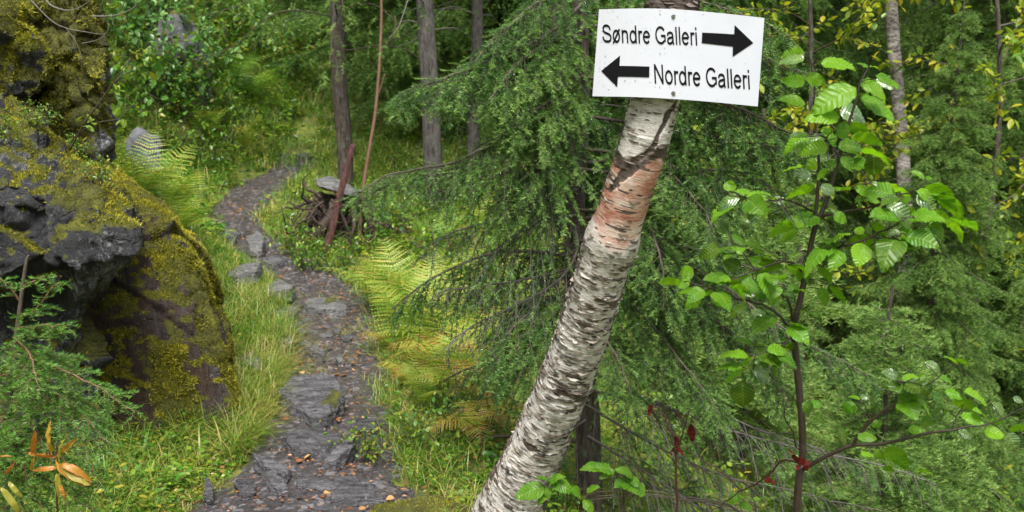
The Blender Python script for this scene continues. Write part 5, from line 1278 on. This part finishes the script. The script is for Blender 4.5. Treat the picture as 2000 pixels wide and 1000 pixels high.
FR = {'yellow': [frond_mesh(1, 1.1, .46, .66), frond_mesh(2, 1.4, .52, .74), frond_mesh(3, .8, .42, .6)], 'rusty': [frond_mesh(4, 2.2, .6, .95), frond_mesh(5, 2.5, .7, 1.0), frond_mesh(6, 1.7, .45, .75)],
      'green': [frond_mesh(7, 1.2, .12, .32), frond_mesh(8, 1.5, .2, .4), frond_mesh(9, .9, .1, .3)]}
rf = np.random.default_rng(101)
def fern(kind, p, size, n, label, group=None, spread=1.0):
    t = thing('fern', label, 'fern', p, rf.random() * 6.28, group)
    for k in range(n):
        o = bpy.data.objects.new('frond', FR[kind][rf.integers(3)]); link(o, t)
        s = size * rf.uniform(.7, 1.1); o.scale = (s, s, s)
        o.rotation_euler = (rf.normal() * .12, rf.normal() * .15 + .1 * spread, 6.283 * (k + rf.random() * .6) / n)
    return t
for kind, px, py, sz, n, lab in (
    ('yellow', 752, 612, .62, 9, 'tall yellow green fern standing at the inner bend of the path'), ('yellow', 795, 640, .62, 9, 'yellow green fern just right of the tallest fern at the bend'), ('yellow', 835, 655, .66, 7, 'yellow green fern under the dead spruce twigs'),
    ('yellow', 800, 700, .6, 9, 'yellow green fern in the middle of the bank right of the path'), ('rusty', 760, 690, .34, 6, 'small rusty fern at the right edge of the path'), ('rusty', 865, 745, .56, 9, 'rusty orange fern between path and birch'),
    ('yellow', 915, 745, .56, 7, 'yellow green fern beside the rusty fern near the birch'), ('rusty', 900, 790, .5, 7, 'orange brown fern hanging over the bank near the birch'), ('yellow', 850, 800, .42, 7, 'yellowish fern hanging down the bank left of the birch'),
    ('rusty', 950, 830, .36, 6, 'dry brown fern right against the birch trunk'), ('green', 900, 680, .5, 7, 'green fern in the shade of the spruce boughs'), ('yellow', 960, 700, .5, 7, 'yellowish fern behind the lower birch trunk'),
    ('yellow', 270, 400, .62, 8, 'large fern leaning on the leaning mossy slab'), ('yellow', 320, 420, .6, 8, 'large fern between the mossy slab and the path'), ('yellow', 355, 410, .55, 8, 'fern beside the far part of the path, right of the larger ferns'),
    ('green', 300, 370, .6, 8, 'fern directly below the grey boulder'), ('yellow', 240, 340, .55, 7, 'fern left of the grey boulder behind the mossy slab'), ('yellow', 385, 440, .42, 7, 'low fern at the left edge of the upper path'), ('yellow', 350, 460, .45, 7, 'low fern at the right shoulder of the mossy slab'),
    ('green', 455, 190, .9, 7, 'upright dark green fern high on the left slope'), ('green', 495, 200, .7, 7, 'spreading green fern on the slope above the path'), ('green', 215, 250, .6, 7, 'fern at the foot of the mossy pillar'), ('yellow', 470, 300, .55, 7, 'yellowish fern above the end of the path'),
    ('yellow', 900, 560, .5, 7, 'pale fern on the shelf behind the dead spruce twigs'), ('green', 1010, 640, .5, 6, 'fern behind the lower spruce boughs left of the birch')):
    fern(kind, ground_at(px, py), sz, n, lab)
for kind, px, Y, sz, n, lab in (('yellow', 800, 5.9, .5, 8, 'yellow green fern arching over the bank, lower than the ferns at the bend'), ('rusty', 845, 5.6, .46, 8, 'fern with bleached orange fronds halfway between path and birch'), ('yellow', 880, 5.3, .5, 8, 'bright fern on the lip of the bank left of the birch'),
    ('rusty', 905, 5.0, .44, 8, 'rust coloured fern on the lip of the bank close to the birch'), ('yellow', 840, 4.9, .38, 7, 'small yellow fern low on the bank by the path'), ('rusty', 790, 5.3, .3, 6, 'little brownish fern at the trodden edge of the path'), ('rusty', 925, 4.5, .36, 7, 'withered brown fern beside the birch foot'), ('yellow', 870, 6.3, .56, 8, 'tall pale fern behind the rusty ferns of the bank'), ('yellow', 930, 5.8, .52, 8, 'pale fern half under the lowest green spruce bough')):
    x = (px - 1000) / F * Y; fern(kind, (x, Y, z1(x, Y) + .03), sz, n, lab)
for k in range(44):
    y = 8 + 9 * rf.random() ** 1.3; x = path_x(y) - path_w(y) - rf.uniform(.3, 4.5)
    kd = ('yellow', 'green', 'yellow', 'green')[k % 4]
    fern(kd, (x, y, z1(x, y)), rf.uniform(.5, .8), 6, {'yellow': 'yellowish fern growing on the overgrown left slope', 'green': 'green fern growing on the overgrown left slope'}[kd], kd + ' ferns of the left slope')
for k in range(26):
    y = rf.uniform(6, 11); x = path_x(y) + path_w(y) + rf.uniform(.8, 6)
    fern('yellow' if k % 3 == 0 else 'green', (x, y, z1(x, y)), rf.uniform(.45, .7), 6, ('yellowish' if k % 3 == 0 else 'green') + ' fern on the forest floor under the drooping spruce', ('yellow' if k % 3 == 0 else 'green') + ' ferns under the spruces')

# ------------------------------------------------------------------ grass, herbs, litter
def blades(mb, P, h, w, r, var, droop=.6):
    n = len(P); a = r.random(n) * 6.283; d = np.stack([np.cos(a), np.sin(a), 0 * a], -1); dr = droop * (.3 + r.random(n))
    sd = np.stack([-np.sin(a + .5 * r.normal(size=n)), np.cos(a), 0 * a], -1); rows = []
    for t, ww in ((0, .7), (.35, 1), (.7, .75)):
        c = P + d * (h * dr * t ** 2)[:, None] + np.array([0, 0, 1.]) * (h * (t - .5 * np.minimum(dr, 1.2) * t ** 2.2))[:, None]
        rows += [c - sd * (w * ww * .5)[:, None], c + sd * (w * ww * .5)[:, None]]
    tip = P + d * (h * dr)[:, None] + np.array([0, 0, 1.]) * (h * (1 - .5 * np.minimum(dr, 1.2)))[:, None]
    V = np.stack(rows + [tip], 1).reshape(-1, 3); b = (np.arange(n) * 7)[:, None]
    mb.add(V, T=(b + [4, 5, 6]), Q=np.stack([b + [0, 1, 3, 2], b + [2, 3, 5, 4]], 1).reshape(-1, 4), var=np.repeat(np.clip(var, 0, 1), 7))
def tufts(mb, C, per, spread, hh, ww, r, v0, droop=.6, vs=.16):
    C = np.asarray(C); C = C[~((C[:, 1] < 3.85) & (C[:, 0] > -1.34) & (C[:, 0] < -.3))]; e_ = C[:, 0] - path_x(C[:, 1]) - path_w(C[:, 1]); C = C[~((e_ > .18) & (e_ < 1.3) & (C[:, 1] > 4.4) & (C[:, 1] < 7.6) & (r.random(len(C)) < .75))]; n = len(C); k = np.repeat(np.arange(n), per); m = len(k)
    xy = C[k, :2] + r.normal(size=(m, 2)) * spread; z = zf(xy[:, 0], xy[:, 1])
    hs = hh * (.6 + .7 * r.random(n))[k] * (.5 + .7 * r.random(m)); tv = (v0 + .18 * r.normal(size=n))[k] + vs * r.normal(size=m)
    tv = np.where(r.random(m) < .13, .9, tv); tv = tv + (.22 * fbm(np.stack([xy[:, 0], xy[:, 1], 0 * z], -1) * 1.6, 3, 55))
    blades(mb, np.stack([xy[:, 0], xy[:, 1], z - .01], -1), hs, ww * (.6 + .8 * r.random(m)), r, tv, droop)
rg = np.random.default_rng(131)
def region(n, y0, y1, f, r=rg, pw=1.0):
    y = y0 + (y1 - y0) * r.random(n) ** pw; x = f(y, r.random(n)); return np.stack([x, y], -1)
gm = MB()
left = lambda a, b: (lambda y, u: path_x(y) - path_w(y) - a - (b - a) * u)
right = lambda a, b: (lambda y, u: path_x(y) + path_w(y) + a + (b - a) * u)
tufts(gm, region(700, 3.0, 4.9, left(.10, 1.8)), 24, .035, .13, .0028, rg, .48, .9)
tufts(gm, region(170, 3.7, 4.8, left(-.02, .28)), 22, .03, .07, .0026, rg, .55, .9)
tufts(gm, region(160, 3.2, 4.9, left(.12, 1.3)), 12, .03, .24, .0028, rg, .55, 1.0)
tufts(gm, region(330, 4.6, 6.8, left(.02, .75)), 34, .035, .22, .0034, rg, .46, 1.0)
tufts(gm, region(260, 6.6, 8.8, left(.03, .9)), 30, .035, .14, .004, rg, .5, 1.0)
tufts(gm, region(110, 4.4, 6.2, left(-.02, .14)), 46, .03, .20, .003, rg, .58, 1.1)
tufts(gm, region(420, 3.6, 8.8, right(-.05, .35)), 22, .035, .15, .003, rg, .55, .9)
tufts(gm, region(300, 4.2, 9.0, right(.25, 1.6)), 20, .04, .17, .0035, rg, .55, .9)
tufts(gm, region(60, 5.2, 7.4, lambda y, u: path_x(y) + (u - .6) * 2 * path_w(y) * .8), 16, .03, .09, .0028, rg, .78, .9)
tufts(gm, region(2600, 8.4, 20, left(.04, 4.5), pw=1.5), 18, .07, .24, .008, rg, .5, .8)
tufts(gm, region(700, 8.6, 13, right(0, 2.2), pw=1.3), 16, .06, .20, .007, rg, .55, .8)
tufts(gm, region(500, 12.4, 19, lambda y, u: path_x(y) + (u - .5) * 3), 18, .07, .22, .008, rg, .5, .8)
tufts(gm, region(900, 5, 14, right(1.2, 8)), 12, .06, .22, .006, rg, .4, .8)
tufts(gm, region(120, 3.5, 4.9, left(.1, 1.6)), 7, .03, .17, .008, rg, .62, 1.1)
tufts(gm, region(140, 4.2, 8, right(.05, 1.3)), 8, .03, .18, .008, rg, .6, 1.1)
tag(gm.build('grass', M['grass'], None, False), kind='stuff')
hm = MB()
def herbs(n, y0, y1, f, sz, hmax, v0, per=6, pw=1.0, vs=.2):
    C = region(n, y0, y1, f, rg, pw); z = zf(C[:, 0], C[:, 1]); k = np.repeat(np.arange(n), per); m = len(k)
    top_ = hmax * rg.random(n); hgt = top_[k] * (.35 + .65 * rg.random(m)); a = rg.random(m) * 6.283
    D = np.stack([np.cos(a), np.sin(a), .25 * rg.normal(size=m)], -1)
    P = np.stack([C[k, 0], C[k, 1], z[k] + hgt + .005], -1) + D * (sz * .6)
    small_leaves(hm, P, D, np.array([0, 0, 1.]) + .35 * rg.normal(size=(m, 3)), sz * (.55 + .7 * rg.random(m)) * (1 + .3 * rg.normal(size=n).clip(-1, 1))[k], np.clip(v0 + .2 * rg.normal(size=n)[k] + vs * .6 * rg.normal(size=m), 0, 1))
herbs(420, 3.7, 4.8, left(-.02, .3), .022, .05, .62)
herbs(1500, 3.5, 4.9, left(.05, 1.6), .030, .10, .62)
herbs(1500, 3.6, 9.0, right(.0, .55), .026, .09, .6)
herbs(2200, 4.0, 9.5, right(.3, 2.0), .034, .16, .6)
herbs(700, 4.8, 8.6, left(.05, .7), .026, .10, .55)
herbs(6500, 8.3, 20, left(.0, 5.0), .058, .32, .55, 7, 1.5)
herbs(1500, 8.5, 14, right(.0, 2.4), .045, .2, .58, 6, 1.3)
herbs(900, 12.5, 18, lambda y, u: path_x(y) + (u - .5) * 3, .055, .25, .55)
herbs(3500, 5, 18, right(1.5, 10), .055, .35, .5)
tag(hm.build('undergrowth', M['herb'], None, False), kind='stuff')
# needles, bits of bark and broken leaves trodden into the path
lm = MB(); n = 5200
y = 3.3 + 9 * rg.random(n) ** 1.5; x = path_x(y) + rg.normal(size=n) * path_w(y) * .75
D = np.stack([np.cos(a_ := rg.random(n) * 6.283), np.sin(a_), .1 * rg.normal(size=n)], -1)
dq = (x - path_x(y)) / (path_w(y) * 1.12 + .06); zq = np.maximum(zf(x, y), zf(x, y) + .036 - .075 * np.abs(dq) ** 5)
small_leaves(lm, np.stack([x, y, zq], -1), D, np.array([0, 0, 1.]) + .5 * rg.normal(size=(n, 3)), .006 + .016 * rg.random(n) ** 2, np.clip(.35 + .3 * rg.normal(size=n), 0, 1))
n = 1500; C = np.vstack([region(700, 3.5, 5.2, left(-.05, 1.5)), region(800, 3.6, 8.5, right(-.05, 1.3))]); x, y = C[:, 0], C[:, 1]; a_ = rg.random(n) * 6.283
small_leaves(lm, np.stack([x, y, zf(x, y) + .015 + .05 * rg.random(n)], -1), np.stack([np.cos(a_), np.sin(a_), .3 * rg.normal(size=n)], -1), np.array([0, 0, 1.]) + .6 * rg.normal(size=(n, 3)), .012 + .022 * rg.random(n) ** 2, np.clip(.3 + .3 * rg.normal(size=n), 0, 1))
tag(lm.build('leaf_litter', M['litter'], None, False), kind='stuff')
fl = []
for k in range(4):
    mb = MB(); tv, tf, ta = leaf_template(8, .36 + .03 * k, .02, .12 * (k - 1.5), .3 - .2 * k); mb.add(tv - [.5, 0, 0], T=tf, var=.5 + .1 * (k - 1.5)); fl.append(mb.mesh('fallen_leaf', M['litter']))
spots = [(660, 975), (655, 985), (630, 985), (585, 990), (640, 978), (690, 945), (680, 880), (600, 720), (575, 735), (590, 742), (560, 770), (655, 745), (670, 745), (690, 735), (720, 890), (735, 900), (770, 940), (790, 975), (700, 800), (710, 830)]
for k in range(105):
    if k < len(spots): p = ground_at(*spots[k]); x, y = p[0], p[1]
    else: y = 3.5 + 8 * rg.random() ** 1.6; x = path_x(y) + rg.normal() * path_w(y) * .8
    o = bpy.data.objects.new('fallen_leaf', fl[rg.integers(4)]); link(o); s = rg.uniform(.022, .042)
    o.scale = (s, s, s); o.location = (x, y, z1(x, y) + .040); o.rotation_euler = (rg.normal() * .25, rg.normal() * .25, rg.random() * 6.28)
    tag(o, 'fallen orange brown leaf lying on the wet path', 'leaf', 'fallen leaves on the path')

# ------------------------------------------------------------------ stake, roots, log, dead stems
def wood(mb, pts, r0, r1, n=40, sides=8, amp=.006, sq=None, seed=0, o=np.zeros(3), mi=0):
    P = spline(np.asarray(pts, float), n); V, Q = tubes(P, np.linspace(r0, r1, n), sides)
    c = np.repeat(P, sides, 0); d = V - c
    if sq is not None: d = d * np.array(sq)
    V = c + d * (1 + amp / max(r0, r1) * fbm(V * np.array([25, 25, 6.]), 3, seed))[:, None]
    Tp = [[(n - 1) * sides + k, (n - 1) * sides + (k + 1) % sides, n * sides] for k in range(sides)] + [[(k + 1) % sides, k, n * sides + 1] for k in range(sides)]
    mb.add(np.vstack([V, P[-1:], P[:1]]) - o, Q=Q, T=np.array(Tp), mi=mi)
sb = at(634, 505, 8.45)
mb = MB(); wood(mb, [sb - [0, 0, .1], *atl([(640, 480, 8.45), (655, 420, 8.5), (672, 350, 8.55), (690, 283, 8.6)])], .036, .026, 60, 10, .009, (1, .6, 1), 3, sb)
wood(mb, atl([(681, 318, 8.57), (688, 295, 8.59), (695, 272, 8.62)]), .012, .003, 12, 6, .003, None, 5, sb)
wood(mb, atl([(662, 392, 8.52), (655, 380, 8.5), (650, 372, 8.5)]), .007, .003, 8, 5, .002, None, 6, sb)
st_ = mb.build('wooden_stake', M['red_wood']); st_.location = sb; tag(st_, 'leaning reddish brown weathered stake at the right side of the upper path', 'stake')
pb = at(712, 505, 8.7)
mb = MB(); wood(mb, [pb, *atl([(690, 470, 8.6), (668, 420, 8.55), (660, 395, 8.55)])], .017, .010, 20, 6, .004, None, 4, pb)
o = mb.build('dead_branch', M['root']); o.location = pb; tag(o, 'thin dark dead branch crossing behind the foot of the red stake', 'branch')
rw = at(655, 470, 9.0)
mb = MB(); r = np.random.default_rng(151)
for k in range(95):
    p = at(r.uniform(600, 735), r.uniform(385, 505), 8.68 + .45 * r.random()); d = nrm(np.array([r.normal(), -.4 * r.random(), .8 * r.normal() - .2]))
    P = wander(p, d, r.uniform(.2, .65), 11, r, .75, -.06); wood(mb, P, r.uniform(.005, .026) * (1.5 if k < 12 else 1), .003, 20, 6, .004, None, k, rw)
wood(mb, atl([(590, 480, 8.8), (620, 455, 8.75), (648, 420, 8.8), (652, 395, 8.9)]), .06, .04, 24, 9, .02, None, 7, rw)
wood(mb, atl([(640, 505, 8.8), (680, 500, 8.7), (740, 505, 8.6), (810, 495, 8.7)]), .035, .015, 24, 7, .012, None, 8, rw)
o = mb.build('root_stump', M['root']); o.location = rw; tag(o, 'tangled dark dead roots of an upturned stump around the red stake', 'stump')
lb = at(800, 470, 9.6)
mb = MB(); wood(mb, atl([(690, 410, 9.9), (760, 445, 9.7), (830, 474, 9.5), (900, 492, 9.3), (985, 512, 9.1)]), .085, .065, 60, 14, .02, None, 9, lb)
o = mb.build('fallen_log', M['log']); o.location = lb; tag(o, 'grey weathered log lying behind the roots and the grey spruce trunk', 'log')
db = at(700, 525, 8.9); db[2] = z1(db[0], db[1])
mb = MB(); wood(mb, [db, *atl([(702, 470, 8.9), (704, 420, 8.9), (715, 330, 8.95), (733, 220, 9.0), (742, 110, 9.05), (745, 20, 9.1), (742, -80, 9.1)])], .022, .012, 60, 7, .003, None, 10, db)
wood(mb, atl([(738, 190, 9.02), (750, 150, 9.0), (752, 145, 9.0)]), .008, .004, 8, 5, .001, None, 11, db); wood(mb, atl([(742, 105, 9.05), (770, 60, 9.0), (772, 30, 9.0)]), .006, .003, 8, 5, .001, None, 12, db)
o = mb.build('dead_sapling', M['brown_stem']); o.location = db; tag(o, 'thin leafless brown stem standing right of the red stake', 'stem')
mb = MB(); tb = at(880, 480, 9.0); wood(mb, atl([(905, 470, 9.0), (940, 445, 9.0), (990, 405, 9.0)]), .014, .006, 20, 6, .003, None, 13, tb); o = mb.build('dead_branch', M['twig_grey']); o.location = tb
tag(o, 'bare pale branch leaning on the fallen log behind the drooping spruce', 'branch')
# bare twigs in the upper left corner
bt = at(130, 290, 4.6); bt[2] = bt[2]
mb = MB(); ml = MB()
for pl, r0 in (([(133, 300, 4.75), (165, 240, 4.65), (205, 185, 4.6), (235, 140, 4.55), (262, 105, 4.55), (270, 80, 4.5)], .0045), ([(205, 185, 4.6), (235, 150, 4.6), (280, 130, 4.6)], .0025), ([(150, 262, 4.7), (190, 240, 4.65), (235, 232, 4.65)], .0022)):
    P = atl(pl); wood(mb, P, r0, .0012, 24, 5, .0006, None, 14, bt)
    for q in range(9):
        u = r.integers(1, len(P)); c = P[u] + .02 * r.normal(size=3); dd = nrm(r.normal(size=3)); small_leaves(ml, c[None], dd[None], np.array([[0, 0, 1.]]) + .3 * r.normal(size=(1, 3)), np.array([.045]), np.array([.75 + .1 * r.normal()]))
o = thing('twig_shoot', 'thin leaning shoot with a few yellow green leaves in front of the mossy pillar', 'shoot', bt); mb.build('stem', M['twig'], o)
ml2 = MB(); ml2.add(np.concatenate(ml.V) - bt, T=np.concatenate(ml.T), var=np.concatenate([a for _, a in ml.A['var']])); ml2.build('foliage', M['herb'], o, False)
ub = at(85, -15, 4.6); mb = MB()
for pl, r0 in (([(80, -60, 4.6), (90, 0, 4.55), (122, 19, 4.5), (150, 17, 4.5), (178, 0, 4.5)], .0065), ([(60, 0, 4.6), (100, 40, 4.55), (130, 55, 4.5), (165, 62, 4.5), (205, 66, 4.5), (214, 45, 4.5)], .003), ([(130, 55, 4.5), (150, 85, 4.5), (162, 118, 4.5)], .0022), ([(178, 32, 4.6), (225, 30, 4.6), (262, 14, 4.6), (270, -10, 4.6)], .004), ([(160, 85, 4.5), (190, 78, 4.5), (205, 68, 4.5)], .002)):
    wood(mb, atl(pl), r0, .001, 26, 5, .0008, None, 15, ub)
o = mb.build('bare_branch', M['twig_grey']); o.location = ub; tag(o, 'leafless crooked branch hanging into the upper left corner', 'branch')

# ------------------------------------------------------------------ left foreground: young spruce, orange willowherb, seedlings
yb = at(10, 1060, 3.0); yb[2] = z1(yb[0], yb[1])
ysp = thing('young_spruce', 'young bright green spruce in the lower left corner', 'tree', yb)
mb = MB(); wood(mb, [yb, *atl([(12, 900, 3.0), (20, 760, 3.0), (34, 640, 3.0), (50, 520, 3.0), (56, 498, 3.0)])], .014, .003, 40, 7, .001, None, 16, yb); mb.build('trunk', M['twig'], ysp)
yl = [([(36, 620, 3.0), (70, 600, 2.96), (95, 548, 2.93), (104, 540, 2.92)], .07), ([(32, 640, 3.0), (80, 640, 2.93), (132, 655, 2.88)], .09), ([(46, 560, 3.0), (65, 545, 2.98), (82, 530, 2.96)], .05), ([(40, 590, 3.0), (20, 560, 2.98), (2, 540, 2.96)], .06),
      ([(26, 690, 3.0), (110, 715, 2.92), (185, 745, 2.85), (252, 788, 2.8)], .13), ([(24, 700, 3.0), (90, 750, 2.9), (150, 800, 2.84), (205, 868, 2.8)], .15), ([(20, 740, 3.0), (90, 780, 2.88), (150, 850, 2.8), (180, 930, 2.76)], .14), ([(18, 780, 3.0), (60, 830, 2.88), (100, 900, 2.8)], .14),
      ([(16, 820, 3.0), (90, 880, 2.85), (150, 960, 2.78)], .14), ([(15, 850, 3.0), (50, 910, 2.86), (80, 990, 2.8)], .14), ([(14, 900, 3.0), (110, 950, 2.82), (190, 1010, 2.75)], .14), ([(22, 730, 3.0), (-30, 750, 2.9), (-80, 800, 2.85)], .12),
      ([(20, 800, 3.0), (-10, 840, 2.82), (-30, 900, 2.7)], .14), ([(28, 660, 3.0), (60, 690, 2.86), (80, 740, 2.78)], .11), ([(12, 920, 3.0), (40, 980, 2.85), (60, 1040, 2.78)], .14), ([(24, 680, 3.0), (100, 690, 3.1), (150, 700, 3.2)], .1), ([(16, 760, 3.0), (120, 790, 3.1), (200, 810, 3.2)], .12)]
for k, (pl, tw) in enumerate(yl):
    mb = MB(); mn = MB(); make_bough(mb, atl(pl) - yb, .004, np.random.default_rng(600 + k), tw * 1.15, .013, .3, .03, .05, .018, .0013, .0135, .0020, 1, .10, .0, 0, mbn=mn); bo = mb.build('bough', [M['brown_stem']], ysp); mn.build('needles', M['spruce_young'], bo, False)
wh = at(112, 1010, 2.75); wh[2] = z1(wh[0], wh[1]); wt = thing('willowherb', 'small plant with narrow orange and yellow autumn leaves among spruce twigs', 'plant', wh)
mb = MB(); wood(mb, [wh, *atl([(112, 1000, 2.72), (113, 920, 2.7), (110, 860, 2.7)])], .0035, .0015, 16, 5, .0003, None, 17, wh); mb.build('stem', M['red_stem'], wt)
C7 = lambda x, y: (x * .36, y * .36 + 640)
cb, ct, cn, cv = [], [], [], []
for bx, by, tx, ty, v in ((180, 690, 185, 570, .75), (272, 690, 245, 525, .35), (320, 690, 405, 605, .4), (310, 745, 330, 605, .1), (315, 735, 475, 785, .6), (325, 750, 500, 860, .15), (310, 700, 140, 690, .7), (310, 760, 160, 770, .7), (170, 780, 180, 710, .35), (310, 780, 320, 935, .15), (320, 840, 355, 930, .65), (300, 720, 440, 880, .5),
                          (20, 800, 75, 750, .9), (40, 830, 115, 925, .1), (0, 700, 45, 690, .8), (0, 860, 120, 1010, .1)):
    cb.append(at(*C7(bx, by), 2.7)); ct.append(at(*C7(tx, ty), 2.7 - .04 * rl.random())); cn.append([.4 * rl.normal(), -1, .6 + .4 * rl.normal()]); cv.append(v)
ml = MB(); add_leaves(ml, np.array(cb) - wh, np.array(ct) - wh, np.array(cn), rl, np.full(len(cb), .25), np.array(cv)); ml.build('foliage', M['orange_leaf'], wt)
C6 = lambda x, y: (x * .5 + 900, y * .5 + 500)
for lab, foot, lst in (('seedling with wet green leaves in front of the birch foot', (1062, 1010), ((330, 900, 212, 935, 30), (330, 900, 350, 940, 22), (345, 880, 300, 860, 16), (350, 880, 440, 905, 20), (335, 885, 390, 850, 22), (340, 930, 300, 960, 20))),
                       ('seedling with bright leaves right of the birch foot', (1215, 1010), ((560, 832, 488, 808, 20), (600, 840, 535, 812, 28), (600, 835, 545, 855, 22), (675, 862, 620, 822, 36), (730, 918, 630, 868, 34), (650, 860, 700, 900, 24), (640, 870, 600, 900, 20))),
                       ('low green seedling at the bottom right under the alder sapling', (1480, 1010), ((470, 940, 440, 900, 22), (480, 950, 520, 1000, 30), (490, 920, 540, 900, 20), (1040, 960, 1100, 930, 30), (1090, 960, 1140, 990, 34), (1110, 930, 1090, 890, 24)))):
    f = at(*foot, 2.6); f[2] = z1(f[0], f[1]); t = thing('seedling', lab, 'plant', f); cb, ct, cn = [], [], []; mb = MB(); ml = MB()
    for bx, by, tx, ty, w in lst:
        b = at(*C6(bx, by), 2.55); cb.append(b); ct.append(at(*C6(tx, ty), 2.53)); cn.append([.3 * rl.normal(), -.5, 1]); mid = at(foot[0], 1000, 2.6)
        wood(mb, [f, mid * .9 + f * .1, (mid + b) / 2 + [0, 0, .02], b], .0022, .001, 18, 4, .0002, None, 18, f)
    mb.build('stem', M['twig'], t); add_leaves(ml, np.array(cb) - f, np.array(ct) - f, np.array(cn), rl, np.full(len(cb), .9), .38); ml.build('foliage', M['alder'], t)
# moss cushions at the bottom of the path
for k, (px, py, Y, s, lab) in enumerate(((850, 985, 3.85, (.30, .16, .07), 'low yellow green moss cushion between the path and the birch foot'), (728, 990, 3.75, (.07, .06, .05), 'small bright moss tuft on a stone at the bottom of the path'), (905, 1000, 3.7, (.2, .15, .06), 'moss cushion touching the birch foot'))):
    c = at(px, py, Y); c[2] = z1(c[0], c[1]); rr_ = np.random.default_rng(k); P = rr_.normal(size=(30, 3)); P = nrm(P) * np.array(s) + c
    ob, V, Q, n, ms = rock('moss_cushion', [P], .014, M['rock_brown'], None, .02, 7, .008, lambda V, n: np.ones(len(V)), 400 + k, None, 2); tag(ob, lab, 'moss'); moss_fuzz(V, Q, n, ms, int(30000 * s[0]), ob, .010, None, 30 + k, .1)
